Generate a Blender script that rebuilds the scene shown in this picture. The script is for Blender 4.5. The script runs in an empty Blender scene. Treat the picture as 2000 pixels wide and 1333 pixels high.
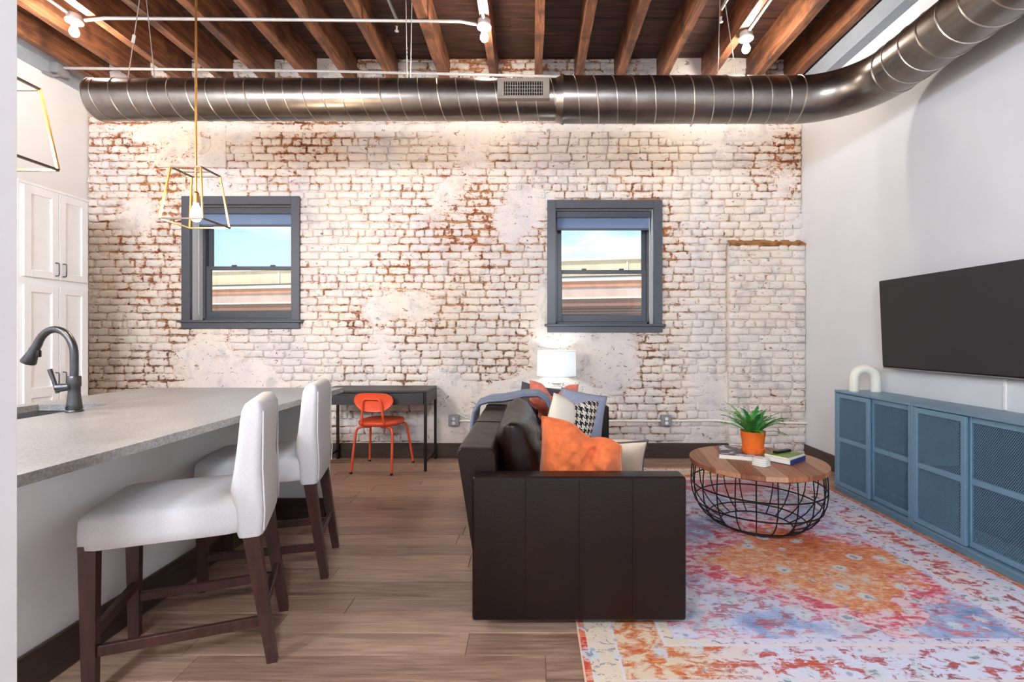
import bpy, bmesh, math, random
from mathutils import Vector, Matrix
random.seed(7)
R = math.radians
scene = bpy.context.scene
C = scene.collection

# ------------------------------------------------------------------ camera
CAM_H, FPX = 1.26, 950.0
cd = bpy.data.cameras.new('camera'); cam = bpy.data.objects.new('camera', cd); C.objects.link(cam)
cd.sensor_width = 36.0; cd.lens = FPX / 2000 * 36.0
cd.shift_x = -(1040 - 1000) / 2000.0; cd.shift_y = -(666.5 - 658) / 2000.0
cd.clip_start = 0.05; cd.clip_end = 300
cam.location = (0, 0, CAM_H); cam.rotation_euler = (R(90), 0, 0)
scene.camera = cam

# ------------------------------------------------------------------ exposure
vs = scene.view_settings
vs.view_transform = 'Standard'; vs.look = 'None'; vs.gamma = 1.0; vs.exposure = 0.27; vs.use_curve_mapping = False
scene.cycles.use_denoising = True; scene.cycles.use_adaptive_sampling = True; scene.cycles.adaptive_threshold = 0.025
scene.cycles.max_bounces = 8; scene.cycles.diffuse_bounces = 4; scene.cycles.glossy_bounces = 3
scene.cycles.sample_clamp_indirect = 6.0
scene.cycles.caustics_reflective = False; scene.cycles.caustics_refractive = False

def lin(c):
    f = lambda v: v / 12.92 if v <= 0.04045 else ((v + 0.055) / 1.055) ** 2.4
    return (f(c[0] / 255), f(c[1] / 255), f(c[2] / 255), 1.0)

# ------------------------------------------------------------------ node helper
class G:
    def __init__(s, tree): s.t = tree; s.n = tree.nodes; s.l = tree.links
    def node(s, typ, **kw):
        nd = s.n.new(typ)
        for k, v in kw.items(): setattr(nd, k, v)
        return nd
    def put(s, sock, v):
        if isinstance(v, bpy.types.NodeSocket): s.l.new(v, sock)
        elif v is not None:
            if isinstance(v, (tuple, list)) and len(v) == 3 and sock.type == 'RGBA': v = (*v, 1)
            sock.default_value = v
    def math(s, op, a, b=None, c=None, clamp=False):
        nd = s.node('ShaderNodeMath', operation=op); nd.use_clamp = clamp
        s.put(nd.inputs[0], a); s.put(nd.inputs[1], b); s.put(nd.inputs[2], c); return nd.outputs[0]
    def vmath(s, op, a, b=None):
        nd = s.node('ShaderNodeVectorMath', operation=op); s.put(nd.inputs[0], a); s.put(nd.inputs[1], b); return nd.outputs[0]
    def mapping(s, v, scale=(1, 1, 1), loc=(0, 0, 0), rot=(0, 0, 0)):
        nd = s.node('ShaderNodeMapping'); s.put(nd.inputs[0], v); nd.inputs['Scale'].default_value = scale
        nd.inputs['Location'].default_value = loc; nd.inputs['Rotation'].default_value = rot; return nd.outputs[0]
    def noise(s, v, scale, detail=4, rough=0.55, dist=0.0):
        nd = s.node('ShaderNodeTexNoise'); s.put(nd.inputs['Vector'], v)
        nd.inputs['Scale'].default_value = scale; nd.inputs['Detail'].default_value = detail
        nd.inputs['Roughness'].default_value = rough; nd.inputs['Distortion'].default_value = dist
        return nd.outputs['Fac']
    def noisec(s, v, scale, detail=4, rough=0.55):
        nd = s.node('ShaderNodeTexNoise'); s.put(nd.inputs['Vector'], v)
        nd.inputs['Scale'].default_value = scale; nd.inputs['Detail'].default_value = detail
        nd.inputs['Roughness'].default_value = rough; return nd.outputs['Color']
    def vor(s, v, scale, out='Distance', feature='F1', rnd=1.0):
        nd = s.node('ShaderNodeTexVoronoi', feature=feature); s.put(nd.inputs['Vector'], v)
        nd.inputs['Scale'].default_value = scale; nd.inputs['Randomness'].default_value = rnd; return nd.outputs[out]
    def step(s, v, lo, hi):
        nd = s.node('ShaderNodeMapRange', interpolation_type='SMOOTHSTEP'); s.put(nd.inputs[0], v)
        s.put(nd.inputs[1], lo); s.put(nd.inputs[2], hi); nd.inputs[3].default_value = 0; nd.inputs[4].default_value = 1; return nd.outputs[0]
    def ramp(s, fac, stops, interp='LINEAR'):
        nd = s.node('ShaderNodeValToRGB'); s.put(nd.inputs[0], fac); cr = nd.color_ramp; cr.interpolation = interp
        while len(cr.elements) < len(stops): cr.elements.new(0.5)
        for e, (p, c) in zip(cr.elements, stops): e.position = p; e.color = lin(c)
        return nd.outputs[0]
    def mix(s, fac, a, b, mode='MIX'):
        nd = s.node('ShaderNodeMix', data_type='RGBA', blend_type=mode); s.put(nd.inputs[0], fac)
        s.put(nd.inputs[6], a); s.put(nd.inputs[7], b); return nd.outputs[2]
    def sep(s, v):
        nd = s.node('ShaderNodeSeparateXYZ'); s.put(nd.inputs[0], v); return nd.outputs
    def comb(s, x, y, z):
        nd = s.node('ShaderNodeCombineXYZ'); s.put(nd.inputs[0], x); s.put(nd.inputs[1], y); s.put(nd.inputs[2], z); return nd.outputs[0]
    def obj(s): return s.node('ShaderNodeTexCoord').outputs['Object']
    def pos(s): return s.node('ShaderNodeNewGeometry').outputs['Position']
    def rand(s): return s.node('ShaderNodeObjectInfo').outputs['Random']
    def attr(s, name): return s.node('ShaderNodeAttribute', attribute_name=name).outputs['Fac']
    def bump(s, h, strength=0.3, dist=0.01):
        nd = s.node('ShaderNodeBump'); nd.inputs['Strength'].default_value = strength
        nd.inputs['Distance'].default_value = dist; s.put(nd.inputs['Height'], h); return nd.outputs[0]

def new_mat(name):
    m = bpy.data.materials.new(name); m.use_nodes = True
    g = G(m.node_tree); b = g.n['Principled BSDF']
    return m, g, b

def plain(name, col, rough=0.5, metal=0.0, var=0.06, nscale=20, bump=0.0, bdist=0.002, spec=0.5, stretch=(1, 1, 1)):
    m, g, b = new_mat(name)
    v = g.mapping(g.obj(), scale=stretch)
    n = g.noise(v, nscale, 5, 0.6)
    c0 = lin(col)
    dark = tuple(x * (1 - var) for x in c0[:3]) + (1,); lite = tuple(min(1, x * (1 + var)) for x in c0[:3]) + (1,)
    g.put(b.inputs['Base Color'], g.mix(g.step(n, 0.3, 0.7), dark, lite))
    b.inputs['Roughness'].default_value = rough; b.inputs['Metallic'].default_value = metal
    b.inputs['Specular IOR Level'].default_value = spec
    if bump: g.put(b.inputs['Normal'], g.bump(n, bump, bdist))
    return m

# ------------------------------------------------------------------ world and sun
w = bpy.data.worlds.new('sky'); scene.world = w; w.use_nodes = True
g = G(w.node_tree); bg = g.n['Background']
gen = g.node('ShaderNodeTexCoord').outputs['Generated']
sx, sy, sz = g.sep(gen)
base = g.ramp(g.step(sz, 0.0, 0.6), [(0, (206, 234, 252)), (0.35, (172, 218, 248)), (1, (132, 190, 238))])
cl = g.noise(g.mapping(gen, scale=(1, 1, 3.2)), 4.2, 6, 0.55, 0.3)
g.put(bg.inputs['Color'], g.mix(g.step(cl, 0.46, 0.68), base, lin((250, 251, 255))))
bg.inputs['Strength'].default_value = 1.2
sd = bpy.data.lights.new('sun', 'SUN'); sun = bpy.data.objects.new('sun', sd); C.objects.link(sun)
sd.energy = 3.4; sd.angle = R(1.0); sd.color = (1, 0.96, 0.9)
sun.rotation_euler = Vector((0.72, 0.5, -0.85)).to_track_quat('-Z', 'Y').to_euler()
BULB = 550.0       # radiance of the bare ceiling bulbs

# ------------------------------------------------------------------ mesh helper
class MB:
    def __init__(s): s.v = []; s.f = []; s.mi = []; s.att = None
    def add(s, vs, fs, mi=0):
        o = len(s.v); s.v += [tuple(p) for p in vs]; s.f += [[i + o for i in f] for f in fs]; s.mi += [mi] * len(fs)
        return s
    def box(s, x0, x1, y0, y1, z0, z1, mi=0, M=None):
        vs = [(x0, y0, z0), (x1, y0, z0), (x1, y1, z0), (x0, y1, z0), (x0, y0, z1), (x1, y0, z1), (x1, y1, z1), (x0, y1, z1)]
        if M: vs = [M @ Vector(p) for p in vs]
        return s.add(vs, [(0, 3, 2, 1), (4, 5, 6, 7), (0, 1, 5, 4), (1, 2, 6, 5), (2, 3, 7, 6), (3, 0, 4, 7)], mi)
    def hexa(s, bot, top, mi=0):
        return s.add(list(bot) + list(top), [(0, 3, 2, 1), (4, 5, 6, 7), (0, 1, 5, 4), (1, 2, 6, 5), (2, 3, 7, 6), (3, 0, 4, 7)], mi)
    def rbox(s, x0, x1, y0, y1, z0, z1, r=0.01, seg=2, mi=0, M=None):
        bm = bmesh.new(); bmesh.ops.create_cube(bm, size=1.0)
        for v in bm.verts: v.co = Vector(((x0 + x1) / 2 + v.co.x * (x1 - x0), (y0 + y1) / 2 + v.co.y * (y1 - y0), (z0 + z1) / 2 + v.co.z * (z1 - z0)))
        bmesh.ops.bevel(bm, geom=list(bm.edges), offset=r, segments=seg, profile=0.6, affect='EDGES')
        bm.verts.index_update()
        vs = [(M @ v.co) if M else v.co.copy() for v in bm.verts]
        s.add(vs, [[v.index for v in f.verts] for f in bm.faces], mi); bm.free(); return s
    def prism(s, pts, y0, y1, axis='y', mi=0):
        n = len(pts)
        if axis == 'y': a = [(p[0], y0, p[1]) for p in pts]; b = [(p[0], y1, p[1]) for p in pts]
        elif axis == 'z': a = [(p[0], p[1], y0) for p in pts]; b = [(p[0], p[1], y1) for p in pts]
        else: a = [(y0, p[0], p[1]) for p in pts]; b = [(y1, p[0], p[1]) for p in pts]
        fs = [list(range(n)), list(range(2 * n - 1, n - 1, -1))] + [[i, i + n, (i + 1) % n + n, (i + 1) % n] for i in range(n)]
        return s.add(a + b, fs, mi)
    def tube(s, path, r, seg=10, closed=False, caps=True, mi=0):
        P = [Vector(p) for p in path]; n = len(P)
        rad = r if isinstance(r, (list, tuple)) else [r] * n
        tang = []
        for i in range(n):
            a = P[(i - 1) % n] if (closed or i > 0) else P[i]; b = P[(i + 1) % n] if (closed or i < n - 1) else P[i]
            tang.append((b - a).normalized())
        up = Vector((0, 0, 1)) if abs(tang[0].z) < 0.9 else Vector((1, 0, 0))
        nrm = (up - tang[0] * up.dot(tang[0])).normalized(); vs = []
        for i in range(n):
            nrm = (nrm - tang[i] * nrm.dot(tang[i])).normalized(); bi = tang[i].cross(nrm)
            for k in range(seg):
                a = 2 * math.pi * k / seg; vs.append(P[i] + (nrm * math.cos(a) + bi * math.sin(a)) * rad[i])
        fs = []
        for i in range(n if closed else n - 1):
            j = (i + 1) % n
            for k in range(seg):
                k2 = (k + 1) % seg; fs.append([i * seg + k, i * seg + k2, j * seg + k2, j * seg + k])
        if caps and not closed: fs += [list(range(seg - 1, -1, -1)), [(n - 1) * seg + k for k in range(seg)]]
        return s.add(vs, fs, mi)
    def lathe(s, prof, seg=32, c=(0, 0), mi=0, M=None):
        vs = []; fs = []; n = len(prof)
        for (r, z) in prof:
            for k in range(seg):
                a = 2 * math.pi * k / seg; vs.append(Vector((c[0] + r * math.cos(a), c[1] + r * math.sin(a), z)))
        if M: vs = [M @ p for p in vs]
        for i in range(n - 1):
            for k in range(seg):
                k2 = (k + 1) % seg; fs.append([i * seg + k, i * seg + k2, (i + 1) * seg + k2, (i + 1) * seg + k])
        fs += [list(range(seg - 1, -1, -1)), [(n - 1) * seg + k for k in range(seg)]]
        return s.add(vs, fs, mi)
    def loft(s, secs, seg=32, p=5.0, axis='z', M=None, mi=0):
        # secs: (t, ca, cb, ha, hb): superellipse sections stacked along one axis
        vs = []; fs = []; n = len(secs)
        for (t, ca, cb, ha, hb) in secs:
            for k in range(seg):
                a = 2 * math.pi * k / seg; cx, sx_ = math.cos(a), math.sin(a)
                d = (abs(cx) ** p + abs(sx_) ** p) ** (-1 / p)
                u, v = ca + ha * d * cx, cb + hb * d * sx_
                vs.append(Vector((u, v, t)) if axis == 'z' else Vector((u, t, v)) if axis == 'y' else Vector((t, u, v)))
        if M: vs = [M @ q for q in vs]
        for i in range(n - 1):
            for k in range(seg):
                k2 = (k + 1) % seg; fs.append([i * seg + k, i * seg + k2, (i + 1) * seg + k2, (i + 1) * seg + k])
        fs += [list(range(seg - 1, -1, -1)), [(n - 1) * seg + k for k in range(seg)]]
        return s.add(vs, fs, mi)
    def build(s, name, mat, parent=None, loc=None, smooth=True, angle=35, rot=None):
        me = bpy.data.meshes.new(name); me.from_pydata([tuple(p) for p in s.v], [], s.f)
        for m in (mat if isinstance(mat, (list, tuple)) else [mat]): me.materials.append(m)
        if any(s.mi): me.polygons.foreach_set('material_index', s.mi)
        bm = bmesh.new(); bm.from_mesh(me); bmesh.ops.recalc_face_normals(bm, faces=bm.faces); bm.to_mesh(me); bm.free()
        if s.att:
            a = me.attributes.new('edge', 'FLOAT', 'POINT'); a.data.foreach_set('value', s.att)
        if smooth:
            me.polygons.foreach_set('use_smooth', [True] * len(me.polygons)); me.set_sharp_from_angle(angle=R(angle))
        o = bpy.data.objects.new(name, me); C.objects.link(o)
        if parent is not None: o.parent = parent
        if loc is not None: o.location = loc
        if rot is not None: o.rotation_euler = rot
        return o

def tag(o, label, cat, group=None):
    o['label'] = label; o['category'] = cat
    if group: o['group'] = group
    return o
def struct(o): o['kind'] = 'structure'; return o
def stuff(o): o['kind'] = 'stuff'; return o
def empty(name, loc=(0, 0, 0), rz=0.0):
    o = bpy.data.objects.new(name, None); C.objects.link(o); o.location = loc; o.rotation_euler = (0, 0, rz); o.empty_display_size = 0.1
    return o
def thing(name, label, cat, loc=(0, 0, 0), rz=0.0, group=None): return tag(empty(name, loc, rz), label, cat, group)
def bar(mb, a, b, wx, wy=None):
    # square bar from a to b
    a, b = Vector(a), Vector(b); d = (b - a).normalized(); wy = wy or wx
    up = Vector((0, 0, 1)) if abs(d.z) < 0.95 else Vector((0, 1, 0))
    u = d.cross(up).normalized() * wx / 2; v = d.cross(u).normalized() * wy / 2
    mb.hexa([a - u - v, a + u - v, a + u + v, a - u + v], [b - u - v, b + u - v, b + u + v, b - u + v]); return mb
def copy_tree(o, parent=None):
    c = o.copy(); C.objects.link(c)
    if parent is not None: c.parent = parent
    for ch in list(o.children): copy_tree(ch, c)
    return c

# ------------------------------------------------------------------ materials
M_white = plain('white_wall_paint', (226, 226, 227), 0.65, var=0.02, nscale=3, bump=0.05)
M_wallR = plain('right_wall_paint', (219, 223, 227), 0.6, var=0.02, nscale=3, bump=0.05)
M_cab = plain('white_cabinet_paint', (240, 242, 244), 0.4, var=0.015, nscale=8)
M_base = plain('dark_brown_baseboard', (66, 53, 46), 0.4, var=0.25, nscale=6, stretch=(1, 1, 6))
M_trim = plain('charcoal_window_paint', (76, 79, 86), 0.35, var=0.05, nscale=12)
M_reveal = plain('white_jamb_paint', (224, 230, 236), 0.4, var=0.02)
M_greyband = plain('grey_steel_band', (150, 158, 166), 0.5, var=0.05)
M_duct = None
def duct_mat():
    m, g, b = new_mat('galvanised_duct')
    n = g.noise(g.obj(), 5, 5, 0.6); n2 = g.noise(g.obj(), 60, 3, 0.6)
    g.put(b.inputs['Base Color'], g.ramp(n, [(0.3, (120, 112, 104)), (0.7, (150, 143, 136))]))
    b.inputs['Metallic'].default_value = 1.0
    g.put(b.inputs['Roughness'], g.math('ADD', g.math('MULTIPLY', n2, 0.12), 0.24)); return m
M_duct = duct_mat()
M_register = plain('register_enamel', (158, 148, 136), 0.5, 0.3, var=0.05)
M_seam = plain('duct_seam_metal', (196, 188, 176), 0.35, 1.0, var=0.1)
M_black = plain('black_metal', (22, 22, 24), 0.45, 0.3, var=0.15)
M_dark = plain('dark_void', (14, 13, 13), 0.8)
M_faucet = plain('gunmetal', (84, 84, 86), 0.32, 0.9, var=0.08, nscale=40)
M_steel = plain('brushed_steel', (190, 190, 192), 0.28, 1.0, var=0.08, nscale=30, stretch=(1, 12, 1))
M_brass = plain('aged_brass', (196, 150, 88), 0.3, 1.0, var=0.1)
M_bronze = plain('dark_bronze', (92, 80, 68), 0.35, 0.8, var=0.1)
M_conduit = plain('galvanised_conduit', (205, 202, 198), 0.4, 0.5, var=0.06)
M_porc = plain('white_porcelain', (238, 234, 226), 0.3, var=0.02)
M_wire = plain('steel_wire', (190, 180, 172), 0.4, 0.6)
M_stool = plain('light_grey_linen', (214, 214, 214), 0.9, var=0.06, nscale=220, bump=0.25, bdist=0.0015)
M_walnut = plain('dark_walnut_leg', (62, 34, 28), 0.35, var=0.3, nscale=9, stretch=(6, 6, 1))
M_leather = None
def leather():
    m, g, b = new_mat('dark_brown_leather')
    o = g.obj(); n = g.noise(o, 4, 5, 0.6); v = g.vor(o, 240); wr = g.noise(g.mapping(o, scale=(1, 1, 3)), 14, 5, 0.6, 0.6)
    g.put(b.inputs['Base Color'], g.ramp(n, [(0.3, (17, 6, 4)), (0.7, (30, 12, 9))]))
    g.put(b.inputs['Roughness'], g.math('ADD', g.math('MULTIPLY', wr, 0.2), 0.27))
    b.inputs['Specular IOR Level'].default_value = 0.3
    g.put(b.inputs['Normal'], g.bump(g.math('ADD', g.math('MULTIPLY', v, 0.25), wr), 0.22, 0.006)); return m
M_leather = leather()
M_desk = plain('black_brown_desk', (46, 42, 41), 0.45, var=0.1, nscale=10)
M_orange = plain('orange_red_enamel', (222, 84, 50), 0.38, var=0.04)
M_teal = plain('blue_grey_enamel', (108, 142, 164), 0.38, 0.1, var=0.03)
M_screen = plain('television_screen', (52, 52, 53), 0.55, var=0.02, spec=0.25)
M_silver = plain('silver_bezel', (150, 150, 152), 0.3, 0.9)
M_cream = plain('cream_ceramic', (238, 236, 222), 0.4, var=0.03, nscale=12)
M_pot = plain('orange_glazed_pot', (232, 112, 40), 0.35, var=0.05)
M_soil = plain('dark_soil', (38, 28, 22), 0.95, var=0.4, nscale=60)
M_paper = plain('book_pages', (232, 226, 212), 0.8, var=0.06, nscale=90, stretch=(1, 1, 12))
M_navy = plain('navy_book_cloth', (34, 62, 122), 0.6)
M_greenbook = plain('green_book_cover', (120, 146, 62), 0.45, var=0.35, nscale=9)
M_coaster = plain('white_marble_coaster', (238, 236, 230), 0.35, var=0.05, nscale=40)
M_white_plastic = plain('white_plastic', (235, 235, 233), 0.35, var=0.02)
M_grey_plastic = plain('grey_box_metal', (150, 150, 152), 0.45, 0.4)
M_throw = plain('slate_blue_throw', (112, 126, 148), 0.95, var=0.2, nscale=160, bump=0.5, bdist=0.003)
M_velvet = plain('orange_velvet', (214, 106, 52), 0.85, var=0.16, nscale=30, bump=0.3, bdist=0.004)
M_pink = plain('coral_velvet', (222, 120, 98), 0.85, var=0.15, nscale=30, bump=0.3, bdist=0.004)
M_beige = plain('beige_linen', (214, 194, 170), 0.9, var=0.08, nscale=120, bump=0.3)
M_greyblue = plain('grey_blue_linen', (150, 156, 176), 0.9, var=0.1, nscale=120, bump=0.3)
M_charc = plain('charcoal_fabric', (84, 82, 88), 0.9, var=0.1, nscale=120)
for mm, sh in ((M_velvet, 0.5), (M_pink, 0.5), (M_throw, 0.3)):
    bb = mm.node_tree.nodes['Principled BSDF']; bb.inputs['Sheen Weight'].default_value = sh; bb.inputs['Sheen Roughness'].default_value = 0.4

def emit(name, col, strength):
    m, g, b = new_mat(name); b.inputs['Base Color'].default_value = lin(col)
    b.inputs['Emission Color'].default_value = lin(col); b.inputs['Emission Strength'].default_value = strength; return m
M_bulb = emit('lit_bulb', (255, 242, 228), BULB)
M_pbulb = emit('lit_pendant_bulb', (255, 224, 182), 480.0)
M_lbulb = emit('lit_lamp_bulb', (240, 248, 255), 80.0)

def glass_mat():
    m, g, b = new_mat('window_glass'); out = g.n['Material Output']
    tr = g.node('ShaderNodeBsdfTransparent'); tr.inputs[0].default_value = (0.97, 0.985, 0.99, 1)
    gl = g.node('ShaderNodeBsdfGlossy'); gl.inputs['Roughness'].default_value = 0.02
    fr = g.node('ShaderNodeFresnel'); fr.inputs[0].default_value = 1.45
    mx = g.node('ShaderNodeMixShader'); g.l.new(fr.outputs[0], mx.inputs[0]); g.l.new(tr.outputs[0], mx.inputs[1]); g.l.new(gl.outputs[0], mx.inputs[2])
    g.l.new(mx.outputs[0], out.inputs[0]); return m
M_glass = glass_mat()
def translucent(name, col, t=0.5):
    m, g, b = new_mat(name); out = g.n['Material Output']
    tl = g.node('ShaderNodeBsdfTranslucent'); tl.inputs[0].default_value = lin(col)
    n = g.noise(g.obj(), 200, 2); g.put(b.inputs['Base Color'], g.mix(n, lin(col), tuple(x * 0.94 for x in lin(col)[:3]) + (1,))); b.inputs['Roughness'].default_value = 0.9
    mx = g.node('ShaderNodeMixShader'); mx.inputs[0].default_value = t
    g.l.new(b.outputs[0], mx.inputs[1]); g.l.new(tl.outputs[0], mx.inputs[2]); g.l.new(mx.outputs[0], out.inputs[0]); return m
M_shade = translucent('white_lamp_shade', (246, 248, 248), 0.5)
M_roller = translucent('blue_grey_roller_fabric', (150, 170, 204), 0.4)

def brick_mat(name, mortar=False):
    m, g, b = new_mat(name)
    p = g.pos(); px, py, pz = g.sep(p)
    flat = g.mapping(p, scale=(1, 0.3, 1))
    region = g.noise(flat, 0.8, 3, 0.5)                       # which stretches of wall are worn
    chips = g.noise(g.mapping(flat, scale=(1, 1, 1.6)), 9, 8, 0.70, 0.8)
    chips2 = g.noise(g.mapping(flat, scale=(1, 1, 1.3), loc=(3, 1, 7)), 30, 6, 0.68, 0.6)
    edge = g.attr('edge')
    s = g.math('ADD', g.math('MULTIPLY', chips, 0.62), g.math('MULTIPLY', chips2, 0.38))
    s = g.math('ADD', s, g.math('MULTIPLY', g.math('SUBTRACT', region, 0.47), 0.5))
    if mortar: s = g.math('ADD', s, g.math('SUBTRACT', g.math('MULTIPLY', edge, 0.185), 0.075))
    else: s = g.math('ADD', s, g.math('SUBTRACT', g.math('MULTIPLY', edge, 0.10), 0.035))
    low = g.step(pz, 1.9, 1.0)
    s = g.math('SUBTRACT', s, g.math('MULTIPLY', low, 0.03))
    bare = g.step(s, 0.605, 0.645)
    thin = g.step(s, 0.50, 0.61)
    tone = g.noise(flat, 1.5, 5, 0.6); fine = g.noise(flat, 46, 4, 0.6)
    paint = g.ramp(tone, [(0.28, (212, 207, 210)), (0.5, (230, 222, 213)), (0.72, (232, 219, 201))])
    paint = g.mix(g.math('MULTIPLY', g.step(fine, 0.52, 0.75), 0.2), paint, lin((186, 172, 162)))
    grime = g.noise(g.mapping(flat, loc=(9, 0, 2)), 5.5, 7, 0.68, 0.5)
    paint = g.mix(g.math('MULTIPLY', g.step(grime, 0.50, 0.66), 0.5), paint, lin((178, 172, 172)))
    spots = g.noise(g.mapping(flat, loc=(1, 0, 12), scale=(1, 1, 1.5)), 17, 6, 0.66, 1.0)
    paint = g.mix(g.math('MULTIPLY', g.step(spots, 0.605, 0.66), 0.85), paint, lin((92, 76, 70)))
    pink = g.mix(g.math('MULTIPLY', thin, 0.45), paint, lin((220, 184, 160)))
    if mortar: under = g.ramp(g.noise(flat, 3.1, 3, 0.5), [(0.3, (92, 70, 58)), (0.48, (170, 122, 80)), (0.62, (192, 152, 110)), (0.75, (84, 70, 64))])
    else: under = g.ramp(g.noise(flat, 5.3, 5, 0.6), [(0.3, (82, 58, 48)), (0.45, (160, 92, 62)), (0.6, (188, 132, 90)), (0.75, (120, 80, 64))])
    under = g.mix(g.math('MULTIPLY', g.step(g.math('ADD', pz, g.math('MULTIPLY', tone, 1.6)), 3.0, 1.6), 0.6), under, lin((104, 92, 88)))
    g.put(b.inputs['Base Color'], g.mix(bare, pink, under))
    b.inputs['Roughness'].default_value = 0.8; b.inputs['Specular IOR Level'].default_value = 0.3
    h = g.math('ADD', g.math('MULTIPLY', chips2, 0.6), g.math('MULTIPLY', bare, -0.5))
    g.put(b.inputs['Normal'], g.bump(h, 0.55, 0.01)); return m
M_brick = brick_mat('painted_brick'); M_mortar = brick_mat('painted_mortar', True)
M_ledge = plain('brown_mortar_ledge', (150, 104, 62), 0.9, var=0.5, nscale=14, bump=0.6, bdist=0.01)

def floor_mat():
    m, g, b = new_mat('brown_oak_plank')
    o = g.obj(); r = g.rand()
    v = g.vmath('ADD', o, g.comb(g.math('MULTIPLY', r, 37.0), g.math('MULTIPLY', r, 91.0), 0))
    grain = g.noise(g.mapping(v, scale=(1.1, 16, 1)), 3.2, 7, 0.62, 0.35)
    streak = g.noise(g.mapping(v, scale=(0.7, 9, 1)), 1.7, 5, 0.6, 0.8)
    c = g.ramp(grain, [(0.27, (92, 64, 50)), (0.43, (150, 117, 97)), (0.58, (186, 153, 130)), (0.76, (212, 182, 158))])
    c = g.mix(g.math('MULTIPLY', g.step(streak, 0.58, 0.68), 0.75), c, lin((74, 52, 42)))
    c = g.mix(0.45, c, g.ramp(r, [(0, (112, 84, 68)), (0.5, (158, 126, 106)), (1, (196, 164, 140))]))
    g.put(b.inputs['Base Color'], c)
    g.put(b.inputs['Roughness'], g.math('ADD', g.math('MULTIPLY', grain, 0.2), 0.26))
    g.put(b.inputs['Normal'], g.bump(grain, 0.12, 0.003)); return m
M_floor = floor_mat()

def joist_mat(name, stops, sc=2.4):
    m, g, b = new_mat(name)
    o = g.pos(); r = g.rand()
    v = g.vmath('ADD', o, g.comb(g.math('MULTIPLY', r, 13.0), g.math('MULTIPLY', r, 29.0), g.math('MULTIPLY', r, 7.0)))
    gr = g.noise(g.mapping(v, scale=(9, 1, 9)), sc, 6, 0.62, 0.7)
    bl = g.noise(v, 3.0, 4, 0.6)
    c = g.ramp(gr, stops)
    c = g.mix(g.math('MULTIPLY', g.step(bl, 0.47, 0.66), 0.72), c, lin((46, 28, 21)))
    g.put(b.inputs['Base Color'], c); b.inputs['Roughness'].default_value = 0.6
    g.put(b.inputs['Normal'], g.bump(gr, 0.3, 0.008)); return m
M_joist = joist_mat('old_pine_joist', [(0.25, (66, 40, 28)), (0.5, (128, 80, 52)), (0.75, (176, 116, 76))])
def deck_mat():
    m, g, b = new_mat('dark_deck_board')
    o = g.pos(); r = g.rand()
    v = g.vmath('ADD', o, g.comb(g.math('MULTIPLY', r, 13.0), g.math('MULTIPLY', r, 29.0), 0))
    gr = g.noise(g.mapping(v, scale=(1, 12, 4)), 2.5, 6, 0.62, 0.5)
    g.put(b.inputs['Base Color'], g.ramp(gr, [(0.3, (36, 20, 16)), (0.55, (70, 42, 32)), (0.8, (112, 72, 52))])); b.inputs['Roughness'].default_value = 0.7
    return m
M_deck = deck_mat()

def stone_mat():
    m, g, b = new_mat('grey_leathered_granite')
    o = g.obj(); n = g.noise(o, 90, 6, 0.75); n2 = g.noise(g.mapping(o, scale=(1, 1, 1)), 6, 5, 0.6); sp = g.noise(o, 260, 2, 0.5)
    c = g.ramp(n, [(0.35, (84, 84, 85)), (0.5, (138, 138, 138)), (0.65, (180, 180, 179))])
    c = g.mix(0.45, c, g.ramp(n2, [(0.3, (120, 120, 120)), (0.7, (172, 172, 171))]))
    g.put(b.inputs['Base Color'], c); g.put(b.inputs['Roughness'], g.math('ADD', g.math('MULTIPLY', n2, 0.2), 0.26))
    b.inputs['Specular IOR Level'].default_value = 0.7
    g.put(b.inputs['Normal'], g.bump(n, 0.25, 0.002)); return m
M_stone = stone_mat()

def tabletop_mat(tint):
    m, g, b = new_mat('mango_wood_plank')
    o = g.obj(); r = g.rand()
    v = g.vmath('ADD', g.mapping(o, rot=(0, 0, R(-82))), g.comb(g.math('MULTIPLY', r, 5.0), g.math('MULTIPLY', r, 17.0), 0))
    gr = g.noise(g.mapping(v, scale=(1.2, 14, 1)), 4, 6, 0.6, 0.5)
    c = g.ramp(gr, [(0.28, (96, 54, 34)), (0.5, (158, 98, 64)), (0.75, (196, 140, 98))])
    c = g.mix(0.5, c, lin(tint))
    g.put(b.inputs['Base Color'], c); b.inputs['Roughness'].default_value = 0.45; b.inputs['Specular IOR Level'].default_value = 0.35; return m
M_ttops = [tabletop_mat(t) for t in ((196, 150, 118), (128, 78, 56), (168, 106, 70), (206, 168, 140), (112, 66, 46))]

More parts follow.
